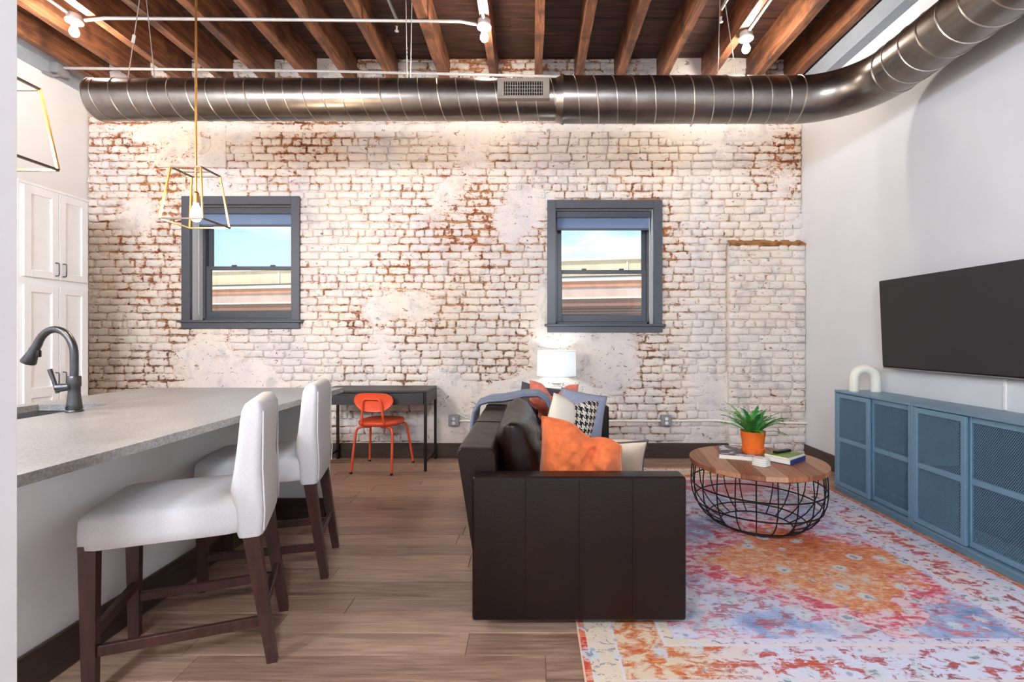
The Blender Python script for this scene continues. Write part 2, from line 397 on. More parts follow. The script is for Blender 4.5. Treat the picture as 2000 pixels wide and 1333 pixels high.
# rug pattern in metres from the rug's near left corner
RX0, RX1, RY0, RY1 = 0.19, 2.46, 1.62, 4.64
def rug_mat():
    m, g, b = new_mat('distressed_medallion_rug')
    o = g.obj(); u, v, _ = g.sep(o)
    W, H = RX1 - RX0, RY1 - RY0
    wob = g.noise(o, 7, 4, 0.6); wob2 = g.noise(g.mapping(o, loc=(5, 2, 0)), 16, 4, 0.65)
    weft = g.noise(g.mapping(o, scale=(2.2, 26, 1)), 5, 5, 0.7)           # worn horizontal threads
    weft2 = g.noise(g.mapping(o, scale=(5, 60, 1)), 6, 4, 0.7)
    low = g.noise(g.mapping(o, loc=(1.3, 4.2, 0)), 1.5, 3, 0.5)
    blot = g.noise(g.mapping(o, scale=(1, 1.6, 1), loc=(7, 1, 0)), 12, 6, 0.7, 0.5)
    blot2 = g.noise(g.mapping(o, scale=(1, 1.5, 1), loc=(2, 8, 0)), 21, 6, 0.7, 0.8)
    hue = g.noise(o, 2.6, 3, 0.5)
    pale = g.ramp(g.math('ADD', g.math('MULTIPLY', low, 0.6), g.math('MULTIPLY', wob, 0.4)),
                  [(0.36, (108, 138, 182)), (0.45, (160, 178, 212)), (0.51, (206, 208, 228)), (0.57, (218, 204, 212)), (0.66, (148, 170, 186))])
    rose = g.ramp(hue, [(0.34, (196, 84, 96)), (0.47, (214, 120, 128)), (0.56, (150, 70, 88)), (0.68, (198, 104, 84))])
    field = g.mix(g.math('MULTIPLY', g.step(blot, 0.50, 0.57), 0.8), pale, rose)
    field = g.mix(g.math('MULTIPLY', g.step(blot2, 0.58, 0.66), 0.6), field, lin((112, 130, 150)))
    # medallion, a stepped diamond
    du = g.math('ABSOLUTE', g.math('SUBTRACT', u, 1.36)); dv = g.math('ABSOLUTE', g.math('SUBTRACT', v, 1.08))
    d = g.math('ADD', g.math('DIVIDE', du, 0.80), g.math('DIVIDE', dv, 0.66))
    d = g.math('ADD', g.math('SNAP', d, 0.06), g.math('MULTIPLY', g.math('SUBTRACT', wob, 0.5), 0.8))
    ring = g.mix(g.step(blot, 0.44, 0.56), lin((206, 84, 96)), lin((226, 196, 202)))
    med = g.ramp(g.math('ADD', g.math('MULTIPLY', blot2, 0.55), g.math('MULTIPLY', low, 0.45)), [(0.34, (168, 74, 40)), (0.45, (206, 108, 62)), (0.53, (222, 146, 98)), (0.60, (228, 192, 160)), (0.7, (190, 196, 190))])
    c = g.mix(g.math('SUBTRACT', 1.0, g.step(d, 1.0, 1.08)), field, ring)
    c = g.mix(g.math('SUBTRACT', 1.0, g.step(d, 0.70, 0.82)), c, med)
    dv2 = g.math('ABSOLUTE', g.math('SUBTRACT', v, 2.5)); d2 = g.math('ADD', g.math('DIVIDE', du, 1.2), g.math('DIVIDE', dv2, 0.30))
    d2 = g.math('ADD', d2, g.math('MULTIPLY', g.math('SUBTRACT', wob, 0.5), 1.2))
    c = g.mix(g.math('MULTIPLY', g.math('SUBTRACT', 1.0, g.step(d2, 0.7, 0.95)), 0.7), c, lin((196, 104, 108)))
    # borders, counted from the edge
    eu = g.math('MINIMUM', u, g.math('SUBTRACT', W, u)); ev = g.math('MINIMUM', v, g.math('SUBTRACT', H, v))
    e = g.math('MINIMUM', eu, ev)
    warm = g.math('MAXIMUM', g.step(u, 0.75, 0.35), g.step(v, 2.5, 2.8))
    ground = g.mix(warm, g.mix(g.step(low, 0.4, 0.6), lin((214, 216, 232)), lin((228, 208, 208))), lin((226, 204, 172)))
    motif = g.mix(warm, g.ramp(hue, [(0.36, (196, 92, 72)), (0.5, (180, 96, 100)), (0.64, (120, 62, 78))]), g.ramp(blot2, [(0.4, (196, 92, 44)), (0.6, (218, 134, 74))]))
    bcol = g.mix(g.step(blot, g.math('SUBTRACT', 0.495, g.math('MULTIPLY', warm, 0.06)), 0.57), ground, motif)
    guard = g.mix(g.step(blot2, 0.54, 0.60), g.mix(warm, lin((216, 212, 228)), lin((228, 210, 184))), lin((128, 124, 150)))
    c = g.mix(g.step(e, 0.40, 0.39), c, guard)
    c = g.mix(g.step(e, 0.36, 0.355), c, lin((228, 214, 212)))
    c = g.mix(g.step(e, 0.345, 0.34), c, bcol)
    c = g.mix(g.step(e, 0.155, 0.15), c, lin((228, 214, 212)))
    c = g.mix(g.step(e, 0.145, 0.14), c, guard)
    c = g.mix(g.step(e, 0.034, 0.031), c, g.mix(g.step(wob2, 0.45, 0.55), lin((204, 74, 50)), lin((222, 132, 96))))
    c = g.mix(g.step(e, 0.008, 0.006), c, lin((226, 190, 160)))
    # small flowers: pale petals, dark hearts
    fl = g.vor(o, 7.5, rnd=0.7)
    fl = g.math('ADD', fl, g.math('MULTIPLY', g.math('SUBTRACT', blot2, 0.5), 0.9))
    c = g.mix(g.math('MULTIPLY', g.step(fl, 0.30, 0.22), 0.8), c, lin((208, 218, 220)))
    c = g.mix(g.math('MULTIPLY', g.step(fl, 0.13, 0.07), 0.7), c, lin((96, 116, 140)))
    fl2 = g.math('ADD', g.vor(g.mapping(o, loc=(3.3, 1.7, 0)), 16, rnd=0.9), g.math('MULTIPLY', g.math('SUBTRACT', blot, 0.5), 0.8))
    c = g.mix(g.math('MULTIPLY', g.step(fl2, 0.2, 0.1), 0.55), c, lin((120, 132, 150)))
    # faint ruled lines
    # wear
    c = g.mix(g.math('MULTIPLY', g.step(weft, 0.50, 0.68), 0.5), c, lin((232, 226, 234)))
    c = g.mix(g.math('MULTIPLY', g.step(weft2, 0.55, 0.75), 0.4), c, lin((120, 92, 96)))
    g.put(b.inputs['Base Color'], c); b.inputs['Roughness'].default_value = 0.95; b.inputs['Specular IOR Level'].default_value = 0.1
    g.put(b.inputs['Normal'], g.bump(weft2, 0.4, 0.003)); return m
M_rug = rug_mat()

def hound_mat():
    m, g, b = new_mat('houndstooth_cushion')
    u, v, z = g.sep(g.obj())
    S = 190.0
    x = g.math('FLOOR', g.math('MULTIPLY', g.math('ADD', u, 5.0), S)); y = g.math('FLOOR', g.math('MULTIPLY', g.math('ADD', z, 5.0), S))
    wa = g.math('LESS_THAN', g.math('MODULO', x, 8), 4); we = g.math('LESS_THAN', g.math('MODULO', y, 8), 4)
    tw = g.math('LESS_THAN', g.math('MODULO', g.math('ADD', x, y), 4), 2)
    ht = g.math('ADD', g.math('MULTIPLY', tw, wa), g.math('MULTIPLY', g.math('SUBTRACT', 1.0, tw), we))
    band = g.step(u, -0.045, -0.043)
    c = g.mix(g.math('MULTIPLY', ht, band), lin((232, 222, 204)), lin((22, 22, 26)))
    g.put(b.inputs['Base Color'], c); b.inputs['Roughness'].default_value = 0.9; return m
M_hound = hound_mat()
def leaf_mat():
    m, g, b = new_mat('fern_leaf'); r = g.rand(); n = g.noise(g.obj(), 18, 3)
    c = g.ramp(r, [(0, (38, 122, 46)), (0.45, (70, 160, 50)), (0.75, (110, 190, 60)), (1, (96, 160, 150))])
    g.put(b.inputs['Base Color'], g.mix(g.math('MULTIPLY', n, 0.4), c, lin((22, 84, 40)))); b.inputs['Roughness'].default_value = 0.5; return m
M_leaf = leaf_mat()
def cover_mat():
    m, g, b = new_mat('photo_book_cover'); n = g.noise(g.obj(), 9, 2, 0.5, 0.8)
    g.put(b.inputs['Base Color'], g.ramp(n, [(0.36, (46, 44, 62)), (0.46, (92, 70, 84)), (0.54, (196, 200, 214)), (0.66, (222, 206, 168))], 'CONSTANT')); b.inputs['Roughness'].default_value = 0.4; return m
M_cover = cover_mat()

# ================================================================== THE ROOM
YW, XL, XR, ZD, ZJ = 5.094, -4.654, 2.82, 4.166, 3.88
YF = -3.0
# ---- floor
floor = struct(MB().box(XL - 0.1, XR + 0.1, YF, YW + 0.1, -0.12, -0.006).box(XL, XR, YF, 0.9, -0.01, 0.0).build('floor', M_floor))
pw, rows = 0.146, 0
y = 0.9
while y < YW:
    y1 = min(y + pw, YW); x = XL - random.uniform(0, 1.2)
    while x < XR:
        ln = random.uniform(0.95, 1.5); a, c_ = max(x, XL), min(x + ln, XR)
        if c_ - a > 0.05:
            cx, cy = (a + c_) / 2, (y + y1) / 2; hx, hy = (c_ - a) / 2 - 0.0009, (y1 - y) / 2 - 0.0009
            mb = MB(); e = 0.0022
            bot = [(-hx, -hy, -0.006), (hx, -hy, -0.006), (hx, hy, -0.006), (-hx, hy, -0.006)]
            mid = [(p[0], p[1], -0.0016) for p in bot]; top = [(math.copysign(hx - e, p[0]), math.copysign(hy - e, p[1]), 0) for p in bot]
            mb.add(bot + mid + top, [(0, 1, 5, 4), (1, 2, 6, 5), (2, 3, 7, 6), (3, 0, 4, 7), (4, 5, 9, 8), (5, 6, 10, 9), (6, 7, 11, 10), (7, 4, 8, 11), (8, 9, 10, 11)])
            mb.build('floor_plank', M_floor, floor, (cx, cy, 0), smooth=False)
        x += ln
    y = y1

# ---- side walls
wl = struct(MB().box(XL - 0.15, XL, YF, YW + 0.3, 0, 4.3).build('wall_left', M_white))
wr = struct(MB().box(XR, XR + 0.15, YF, YW + 0.3, 0, 4.3).build('wall_right', M_wallR))
# wall behind the camera with three tall openings, added to brighten the room with daylight
mb = MB(); ops = [(-4.4, -2.2), (-1.9, 0.3), (0.5, 2.7)]
xs = [XL] + [v for o in ops for v in o] + [XR]
for i in range(0, len(xs), 2): mb.box(xs[i], xs[i + 1], YF - 0.2, YF, 0, 4.2)
for a, c_ in ops: mb.box(a, c_, YF - 0.2, YF, 0, 0.35); mb.box(a, c_, YF - 0.2, YF, 3.75, 4.2)
struct(mb.build('wall_front', M_white))
for a, c_ in ops:
    ld = bpy.data.lights.new('added_opening_portal', 'AREA'); ld.shape = 'RECTANGLE'; ld.size = c_ - a; ld.size_y = 3.4; ld.cycles.is_portal = True
    lo = bpy.data.objects.new('added_opening_portal', ld); C.objects.link(lo); lo.location = ((a + c_) / 2, YF - 0.1, 2.05); lo.rotation_euler = (R(90), 0, 0)
# the wall end that closes the picture on the left
struct(MB().rbox(-1.32, -1.024, -0.4, 0.97, 0, 4.1, 0.004, 1).build('wall_partition', M_white))
# ---- baseboards and steel bands
WB = YW - 0.03
struct(MB().rbox(XL, XR, WB - 0.022, WB + 0.02, 0, 0.15, 0.004, 1).build('baseboard_back', M_base))
struct(MB().rbox(XR - 0.02, XR, YF, WB - 0.022, 0, 0.15, 0.004, 1).build('baseboard_right', M_base))
struct(MB().box(XL, XL + 0.02, YF, WB, 3.78, 3.90).build('trim_1', M_greyband))
struct(MB().box(XR - 0.10, XR, YF, WB, 3.72, 3.88).build('trim_2', M_greyband))

# ---- windows (holes in the brick wall)
W1 = (-3.655, -2.425, 1.345, 2.725); W2 = (0.155, 1.352, 1.305, 2.685)     # outer casing x0,x1,z0,z1
def cut(r): return (r[0] + 0.03, r[1] - 0.03, r[2] + 0.02, r[3] - 0.02)
holes = [cut(W1), cut(W2)]
PIL = (2.03, XR, 0.0, 2.235)

# ---- brick wall
mb = MB()
from mathutils import noise as NZ
def grid_y(x, z):
    sm = NZ.noise((x * 0.9 + 4.1, z * 0.8, 1.7)) + 0.45 * NZ.noise((x * 2.6, z * 2.2, 5.2))      # skim-coated stretches
    if z > 3.30 and z < 3.5: sm += 0.3
    d = 0.014 - 0.034 * max(0.0, sm - 0.03) / 0.35
    return max(-0.016, d) + 0.006 * NZ.noise((x * 7, z * 9, 2.2)) + random.uniform(-0.0012, 0.0012)
nx, nz = 300, 168
idx = {}; watt = []
for i in range(nx + 1):
    for j in range(nz + 1):
        x, z = XL + (XR - XL) * i / nx, 4.18 * j / nz
        gy_ = grid_y(x, z); idx[i, j] = len(mb.v); mb.v.append((x, YW + gy_, z)); watt.append(min(1.0, max(0.0, (gy_ + 0.012) / 0.018)))
for i in range(nx):
    for j in range(nz):
        x, z = XL + (XR - XL) * (i + .5) / nx, 4.18 * (j + .5) / nz
        if any(h[0] < x < h[1] and h[2] < z < h[3] for h in holes): continue
        mb.f.append([idx[i, j], idx[i + 1, j], idx[i + 1, j + 1], idx[i, j + 1]]); mb.mi.append(0)
mb.att = watt
wall_back = struct(mb.build('wall_back', M_mortar, angle=80))
# masonry core behind (keeps daylight out), open at the windows
mb = MB(); y0, y1 = YW + 0.03, YW + 0.30
hs = sorted(holes)
mb.box(XL - 0.15, hs[0][0], y0, y1, 0, 4.3); mb.box(hs[0][1], hs[1][0], y0, y1, 0, 4.3); mb.box(hs[1][1], XR + 0.15, y0, y1, 0, 4.3)
for h in hs: mb.box(h[0], h[1], y0, y1, 0, h[2]); mb.box(h[0], h[1], y0, y1, h[3], 4.3)
mb.build('masonry_core', M_mortar, wall_back)

def brick_data(L, H, proud):
    hx, hz = L / 2, H / 2; c = 0.011
    pts = [(-hx + c, -hz), (0, -hz), (hx - c, -hz), (hx, -hz + c), (hx, hz - c), (hx - c, hz), (0, hz), (-hx + c, hz), (-hx, hz - c), (-hx, -hz + c)]
    j = 0.006
    pts = [(p[0] + random.uniform(-j, j), p[1] + random.uniform(-j, j)) for p in pts]
    n = 10; tilt = random.uniform(-0.003, 0.003); tz = random.uniform(-0.003, 0.003)
    ky = lambda p: -proud + tilt * p[0] / hx + tz * p[1] / hz
    inn = [(p[0] * (1 - 0.011 / hx) + random.uniform(-.002, .002), p[1] * (1 - 0.010 / hz) + random.uniform(-.002, .002)) for p in pts]
    v = [(p[0], 0.035, p[1]) for p in pts] + [(p[0], ky(p) + 0.006, p[1]) for p in pts] + [(p[0], ky(p), p[1]) for p in inn] + [(random.uniform(-.2, .2) * hx, -proud - 0.0015, 0)]
    f = []
    for a in (0, n):
        f += [[a + i, a + (i + 1) % n, a + n + (i + 1) % n, a + n + i] for i in range(n)]
    f += [[2 * n + i, 2 * n + (i + 1) % n, 3 * n] for i in range(n)]
    return v, f, [1.0] * (2 * n) + [0.45] * n + [0.0]
CH = 0.0795
bricks = []     # (x,z,L,H,face_y)
def courses(x0, x1, z0, z1, yf, holes):
    k = 0; z = z0
    while z < z1 - 0.02:
        zt = min(z + CH, z1); zc = (z + zt) / 2
        spans = [(x0, x1)]
        for h in holes:
            if h[2] - 0.01 < zc < h[3] + 0.01:
                ns = []
                for a, c_ in spans:
                    if c_ <= h[0] or a >= h[1]: ns.append((a, c_)); continue
                    if a < h[0]: ns.append((a, h[0]))
                    if c_ > h[1]: ns.append((h[1], c_))
                spans = ns
        header = (k % 6 == 5)
        for a, c_ in spans:
            x = a; first = True
            while x < c_ - 0.01:
                L = (0.106 if header else 0.214) * random.uniform(0.93, 1.06)
                if first and k % 2: L *= 0.5
                first = False
                if random.random() < 0.14: L *= random.uniform(0.5, 0.8)
                if c_ - (x + L) < 0.05: L = c_ - x
                bricks.append((x + L / 2, zc + random.uniform(-.004, .004), L - random.uniform(0.007, 0.013), (zt - z) - random.uniform(0.006, 0.012), yf))
                x += L
        z = zt; k += 1
courses(XL, XR, 0.0, 4.166, YW, holes + [PIL])
courses(PIL[0], PIL[1], 0.0, PIL[3] - 0.03, YW - 0.075, [])
# the three hundred that show largest: nearest the middle of the open wall
def rank(bk):
    x, z, L, H, yf = bk
    hidden = (z > 3.46 or z < 0.16 or (-2.3 < x < 1.0 and z < 0.78) or (x < -2.2 and z < 0.75))
    return (hidden, L < 0.16, abs(x + 0.9) + abs(z - 1.9) * 1.2)
bricks.sort(key=rank)
rest = MB(); rest.att = []
for i, (x, z, L, H, yf) in enumerate(bricks):
    pr = random.uniform(0.003, 0.015)
    v, f, at = brick_data(L, H, pr)
    if i < 300:
        b = MB(); b.add(v, f); b.att = at; b.build('brick', M_brick, wall_back, (x, yf, z), angle=75)
    else:
        rest.add([(p[0] + x, p[1] + yf, p[2] + z) for p in v], f); rest.att += at
stuff(rest.build('brickwork', M_brick, wall_back, angle=75))
# pilaster body and its ragged mortar ledge
MB().box(PIL[0] + 0.006, PIL[1], YW - 0.066, YW + 0.02, 0, PIL[3] - 0.02).build('pilaster_core', M_mortar, wall_back)
mb = MB(); n = 26; top = []; 
for i in range(n + 1):
    x = PIL[0] + (PIL[1] - PIL[0]) * i / n
    j = random.uniform(-0.012, 0.012)
    top += [(x, YW + 0.02, PIL[3] + 0.045 + j), (x, YW - 0.03, PIL[3] + 0.02 + j), (x, YW - 0.088 + random.uniform(-.006, .006), PIL[3] - 0.012 + j * 0.5), (x, YW - 0.07, PIL[3] - 0.045 + random.uniform(-.008, .008))]
mb.add(top, [[i * 4 + k, (i + 1) * 4 + k, (i + 1) * 4 + k + 1, i * 4 + k + 1] for i in range(n) for k in range(3)])
mb.build('mortar_ledge', M_ledge, wall_back, angle=70)
# plaster patch with a round filled flue, upper left
mb = MB(); mb.rbox(-3.92, -3.20, YW - 0.020, YW + 0.01, 3.03, 3.48, 0.008, 2)
mb.build('plaster_patch', M_brick, wall_back)
mb = MB(); mb.lathe([(0.115, 0), (0.118, 0.006), (0.108, 0.012), (0.02, 0.014)], 28, M=Matrix.Translation((-3.47, YW - 0.018, 3.28)) @ Matrix.Rotation(R(90), 4, 'X'))
mb.build('round_flue_plug', M_brick, wall_back)
mb = MB(); mb.rbox(-4.64, XR - 0.02, YW - 0.012, YW + 0.02, 3.40, 3.475, 0.006, 1); mb.build('plaster_band', M_brick, wall_back)

def make_window(name, rc, side):
    x0, x1, z0, z1 = rc
    root = struct(empty(name, ((x0 + x1) / 2, YW, z0)))
    ox, oz = (x0 + x1) / 2, z0
    T = lambda m, n, mt, par=root, **k: m.build(n, mt, par, **k)
    def B(a, c_, y0_, y1_, e, f_, r=0.003): return MB().rbox(a - ox, c_ - ox, y0_, y1_, e - oz, f_ - oz, r, 1)
    cw = 0.088; f0, f1 = -0.035, 0.01
    zs = z0 + 0.062                                       # top of the apron
    ix0, ix1, iz1, iz0 = x0 + cw, x1 - cw, z1 - cw, zs + 0.026
    T(B(x0, x0 + cw, f0, f1, iz0, z1), 'casing', M_trim); T(B(x1 - cw, x1, f0, f1, iz0, z1), 'casing', M_trim)
    T(B(ix0, ix1, f0, f1, iz1, z1), 'casing', M_trim)
    T(B(x0, x1, f0 - 0.005, f1, z0, zs), 'apron', M_trim)
    T(B(x0 - 0.03, x1 + 0.03, f0 - 0.03, 0.2, zs, zs + 0.026, 0.005), 'sill', M_trim)
    d = 0.20
    T(B(ix0 - 0.02, ix0, 0.0, d, iz0, iz1), 'jamb', M_reveal); T(B(ix1, ix1 + 0.02, 0.0, d, iz0, iz1), 'jamb', M_reveal)
    T(B(ix0 - 0.02, ix1 + 0.02, 0.0, d, iz1, iz1 + 0.02), 'head', M_reveal)
    # outer frame and two sashes
    fr = B(ix0, ix0 + 0.028, d - 0.035, d + 0.06, iz0, iz1)
    for q in ((ix1 - 0.028, ix1, iz0, iz1), (ix0, ix1, iz0, iz0 + 0.028), (ix0, ix1, iz1 - 0.03, iz1)):
        fr.rbox(q[0] - ox, q[1] - ox, d - 0.035, d + 0.06, q[2] - oz, q[3] - oz, 0.003, 1)
    T(fr, 'frame', M_trim)
    zm = iz0 + (iz1 - iz0) * 0.475
    sx0, sx1 = ix0 + 0.028, ix1 - 0.028
    def sash(a, c_, e, f_, yy, st, rb, rt):
        m = MB()
        for q in ((a, a + st, e, f_), (c_ - st, c_, e, f_), (a + st, c_ - st, e, e + rb), (a + st, c_ - st, f_ - rt, f_)):
            m.rbox(q[0] - ox, q[1] - ox, yy, yy + 0.03, q[2] - oz, q[3] - oz, 0.003, 1)
        s_ = T(m, 'sash', M_trim)
        MB().box(a + st - ox, c_ - st - ox, yy + 0.012, yy + 0.016, e + rb - oz, f_ - rt - oz).build('pane', M_glass, s_)
        return s_
    lo = sash(sx0, sx1, iz0 + 0.028, zm + 0.018, d - 0.02, 0.05, 0.075, 0.036)
    for fx in (0.3, 0.72):
        MB().rbox(sx0 + (sx1 - sx0) * fx - 0.025 - ox, sx0 + (sx1 - sx0) * fx + 0.025 - ox, d - 0.022, d + 0.005, zm + 0.016 - oz, zm + 0.034 - oz, 0.004, 1).build('sash_lock', M_trim, lo)
    sash(sx0, sx1, zm - 0.018, iz1 - 0.03, d + 0.02, 0.045, 0.036, 0.05)
    # roller shade
    rs = T(B(ix0 + 0.01, ix1 - 0.01, 0.055, 0.115, iz1 - 0.075, iz1 - 0.008, 0.006), 'shade_cassette', M_trim)
    B(ix0 + 0.02, ix1 - 0.02, 0.083, 0.086, iz1 - 0.185, iz1 - 0.07, 0.001).build('shade_fabric', M_roller, rs)
    B(ix0 + 0.02, ix1 - 0.02, 0.076, 0.092, iz1 - 0.205, iz1 - 0.183, 0.003).build('shade_hem_bar', M_trim, rs)
    xc = ix0 + 0.024 if side < 0 else ix1 - 0.024
    MB().tube([(xc - ox, 0.07, iz1 - 0.07 - oz), (xc - ox, 0.07, iz0 + 0.06 - oz)], 0.0022, 6).build('shade_cord', M_cream, rs)
make_window('window_1', W1, -1); make_window('window_2', W2, 1)

# ---- ceiling: deck boards on joists
ceil = struct(MB().box(XL - 0.15, XR + 0.15, YF - 0.2, YW + 0.3, ZD + 0.03, ZD + 0.1).build('ceiling', M_deck))
y = YF
while y < YW:
    bw = random.uniform(0.125, 0.145); x = XL - random.uniform(0, 2)
    while x < XR:
        ln = random.uniform(2.6, 4.2) if y > 3.4 else 9.0
        a, c_ = max(x, XL), min(x + ln, XR)
        if c_ - a > 0.05:
            dz = random.uniform(0, 0.008)
            MB().box(a, c_ - 0.003, y + 0.003, min(y + bw, YW) - 0.002, ZD + dz, ZD + 0.03).build('deck_board', M_deck, ceil, smooth=False)
        x += ln
    y += bw
JX = [-4.46, -4.03, -3.60, -3.165, -2.73, -2.29, -1.87, -1.44, -0.905, -0.393, 0.061, 0.47, 0.888, 1.33, 1.80, 2.27, 2.66]
for jx in JX:
    wj = random.uniform(0.068, 0.082); mb = MB(); ns = 16; lo_ = []
    for i in range(ns + 1):
        yy = YF + (YW + 0.02 - YF) * i / ns; q = lambda s: random.uniform(-s, s)
        mb.v += [(jx - wj / 2 + q(.004), yy, ZJ + q(.005)), (jx + wj / 2 + q(.004), yy, ZJ + q(.005)), (jx + wj / 2 + q(.003), yy, ZD), (jx - wj / 2 + q(.003), yy, ZD)]
    for i in range(ns):
        for k in range(4): mb.f.append([i * 4 + k, i * 4 + (k + 1) % 4, (i + 1) * 4 + (k + 1) % 4, (i + 1) * 4 + k])
    mb.f += [[0, 1, 2, 3], [ns * 4 + 3, ns * 4 + 2, ns * 4 + 1, ns * 4]]; mb.mi = [0] * len(mb.f)
    mb.build('joist', M_joist, ceil, smooth=False)

# ================================================================== OUTSIDE
M_tan = plain('tan_stucco', (238, 208, 170), 0.9, var=0.1, nscale=3); M_palestone = plain('pale_stone', (246, 228, 200), 0.9, var=0.06)
M_terra = plain('terracotta_fascia', (206, 140, 104), 0.8, var=0.1, nscale=4); M_pinkw = plain('pinkish_masonry', (208, 176, 160), 0.9, var=0.12, nscale=2)
M_darkline = plain('dark_gutter', (86, 76, 66), 0.7); M_roofm = plain('green_metal_roof', (226, 230, 222), 0.5); M_siding = plain('brown_siding', (150, 104, 78), 0.8, var=0.15)
nb = thing('neighbouring_building', 'tan and terracotta commercial building seen through both windows', 'building', (1.7, 12.0, -4.0), R(-11.5))
def band(n, mt, z0, z1, y0=0.0, x0=-20, x1=9): MB().box(x0, x1, y0, 3.0, z0 + 4, z1 + 4).build(n, mt, nb)
band('parapet_wall', M_tan, 2.75, 3.16, 0.12); band('coping', M_palestone, 3.16, 3.23, 0.05)
band('gutter', M_darkline, 2.735, 2.765, -0.02); band('cornice', M_palestone, 2.645, 2.735, 0.0)
band('fascia', M_terra, 2.50, 2.645, 0.06); band('upper_wall', M_pinkw, 2.24, 2.50, 0.10)
band('ledge', M_palestone, 2.20, 2.24, -0.04); band('lower_fascia', M_siding, 2.02, 2.20, 0.04); band('lower_wall', M_pinkw, -4.0, 2.02, 0.30)
for k in range(4): band('siding_board', M_siding, 2.02 - 0.07 * (k + 1) + 0.018, 2.02 - 0.07 * k, 0.2)
for xx in (-9.2, -4.5, 0.6, 3.4): MB().box(xx, xx + 0.05, 0.10, 0.3, 6.75, 7.2).build('parapet_joint', M_palestone, nb)
gh = thing('gabled_roof_house', 'pale green gabled roof rising beyond the tan parapet', 'house', (2.02, 19.0, -4))
MB().prism([(-1.3, 8.30), (0, 8.72), (1.3, 8.30)], 0, 6, 'y').build('roof', M_roofm, gh)
MB().box(-1.2, 1.2, 0.1, 5.9, 0, 8.30).build('wall', M_palestone, gh)

# ================================================================== DUCT
ZDU, YDU, RS, RB = 3.12, 3.82, 0.153, 0.173
XE, XC, XRD, RE = -3.418, 0.215, 2.515, 0.46
duct = thing('spiral_air_duct', 'long grey spiral metal air duct hung under the joists, bending right', 'duct', (0, YDU, ZDU))
def ring_cyl(n, x0, x1, r): return MB().tube([(x0, 0, 0), (x1, 0, 0)], r, 48).build(n, M_duct, duct, angle=50)
ring_cyl('narrow_section', XE, XC, RS); ring_cyl('wide_section', XC + 0.02, XRD - RE, RB)
MB().tube([(XC - 0.035, 0, 0), (XC + 0.02, 0, 0)], [RS + 0.002, RB + 0.006], 48).tube([(XC + 0.018, 0, 0), (XC + 0.03, 0, 0)], RB + 0.007, 48).build('reducer_collar', M_duct, duct, angle=50)
arc = [(XRD - RE + RE * math.sin(a), -RE + RE * math.cos(a), 0) for a in [R(90) * i / 18 for i in range(19)]]
MB().tube(arc, RB, 48, caps=False).build('elbow', M_duct, duct, angle=50)
MB().tube([(XRD, -RE, 0), (XRD, -5.6, 0)], RB, 48).build('branch_section', M_duct, duct, angle=50)
def helix(x0, x1, r, pitch, along='x'):
    pts = []; n = int(abs(x1 - x0) / pitch * 28)
    for i in range(n + 1):
        t = i / n; a = 2 * math.pi * abs(x1 - x0) * t / pitch; p = x0 + (x1 - x0) * t
        pts.append((p, r * math.cos(a), r * math.sin(a)) if along == 'x' else (XRD + r * math.cos(a), p, r * math.sin(a)))
    return MB().tube(pts, 0.0052, 5).build('spiral_seam', M_seam, duct)
helix(XE, XC - 0.04, RS, 0.146); helix(XC + 0.05, XRD - RE, RB, 0.146); helix(-RE - 0.02, -2.6, RB, 0.146, 'y')
for p in ([(XRD - RE + 0.005, RB * math.cos(a), RB * math.sin(a)) for a in [2 * math.pi * k / 40 for k in range(40)]], [(XRD + RB * math.cos(a), -RE, RB * math.sin(a)) for a in [2 * math.pi * k / 40 for k in range(40)]],
          [(XE + 0.006, RS * math.cos(a), RS * math.sin(a)) for a in [2 * math.pi * k / 40 for k in range(40)]]):
    MB().tube(p, 0.006, 6, closed=True).build('joint_ring', M_seam, duct)
# supply register on the duct
gx0, gx1 = -0.262, 0.128
grl = MB().rbox(gx0, gx1, -RS - 0.03, -0.07, -0.075, -0.052, 0.003, 1).rbox(gx0, gx1, -RS - 0.03, -0.07, 0.052, 0.078, 0.003, 1).rbox(gx0, gx0 + 0.05, -RS - 0.03, -0.08, -0.06, 0.06, 0.003, 1).rbox(gx1 - 0.05, gx1, -RS - 0.03, -0.08, -0.06, 0.06, 0.003, 1).build('supply_register', M_register, duct)
MB().box(gx0 + 0.05, gx1 - 0.05, -RS - 0.008, -0.09, -0.052, 0.052).build('register_void', M_dark, grl)
for k in range(16):
    x = gx0 + 0.05 + (gx1 - gx0 - 0.1) * (k + 0.5) / 16; MB().box(x - 0.0025, x + 0.0025, -RS - 0.022, -RS - 0.006, -0.052, 0.052).build('louver', M_register, grl)
for k in range(1, 4):
    z = -0.052 + 0.104 * k / 4; MB().box(gx0 + 0.05, gx1 - 0.05, -RS - 0.020, -RS - 0.008, z - 0.002, z + 0.002).build('cross_louver', M_register, grl)

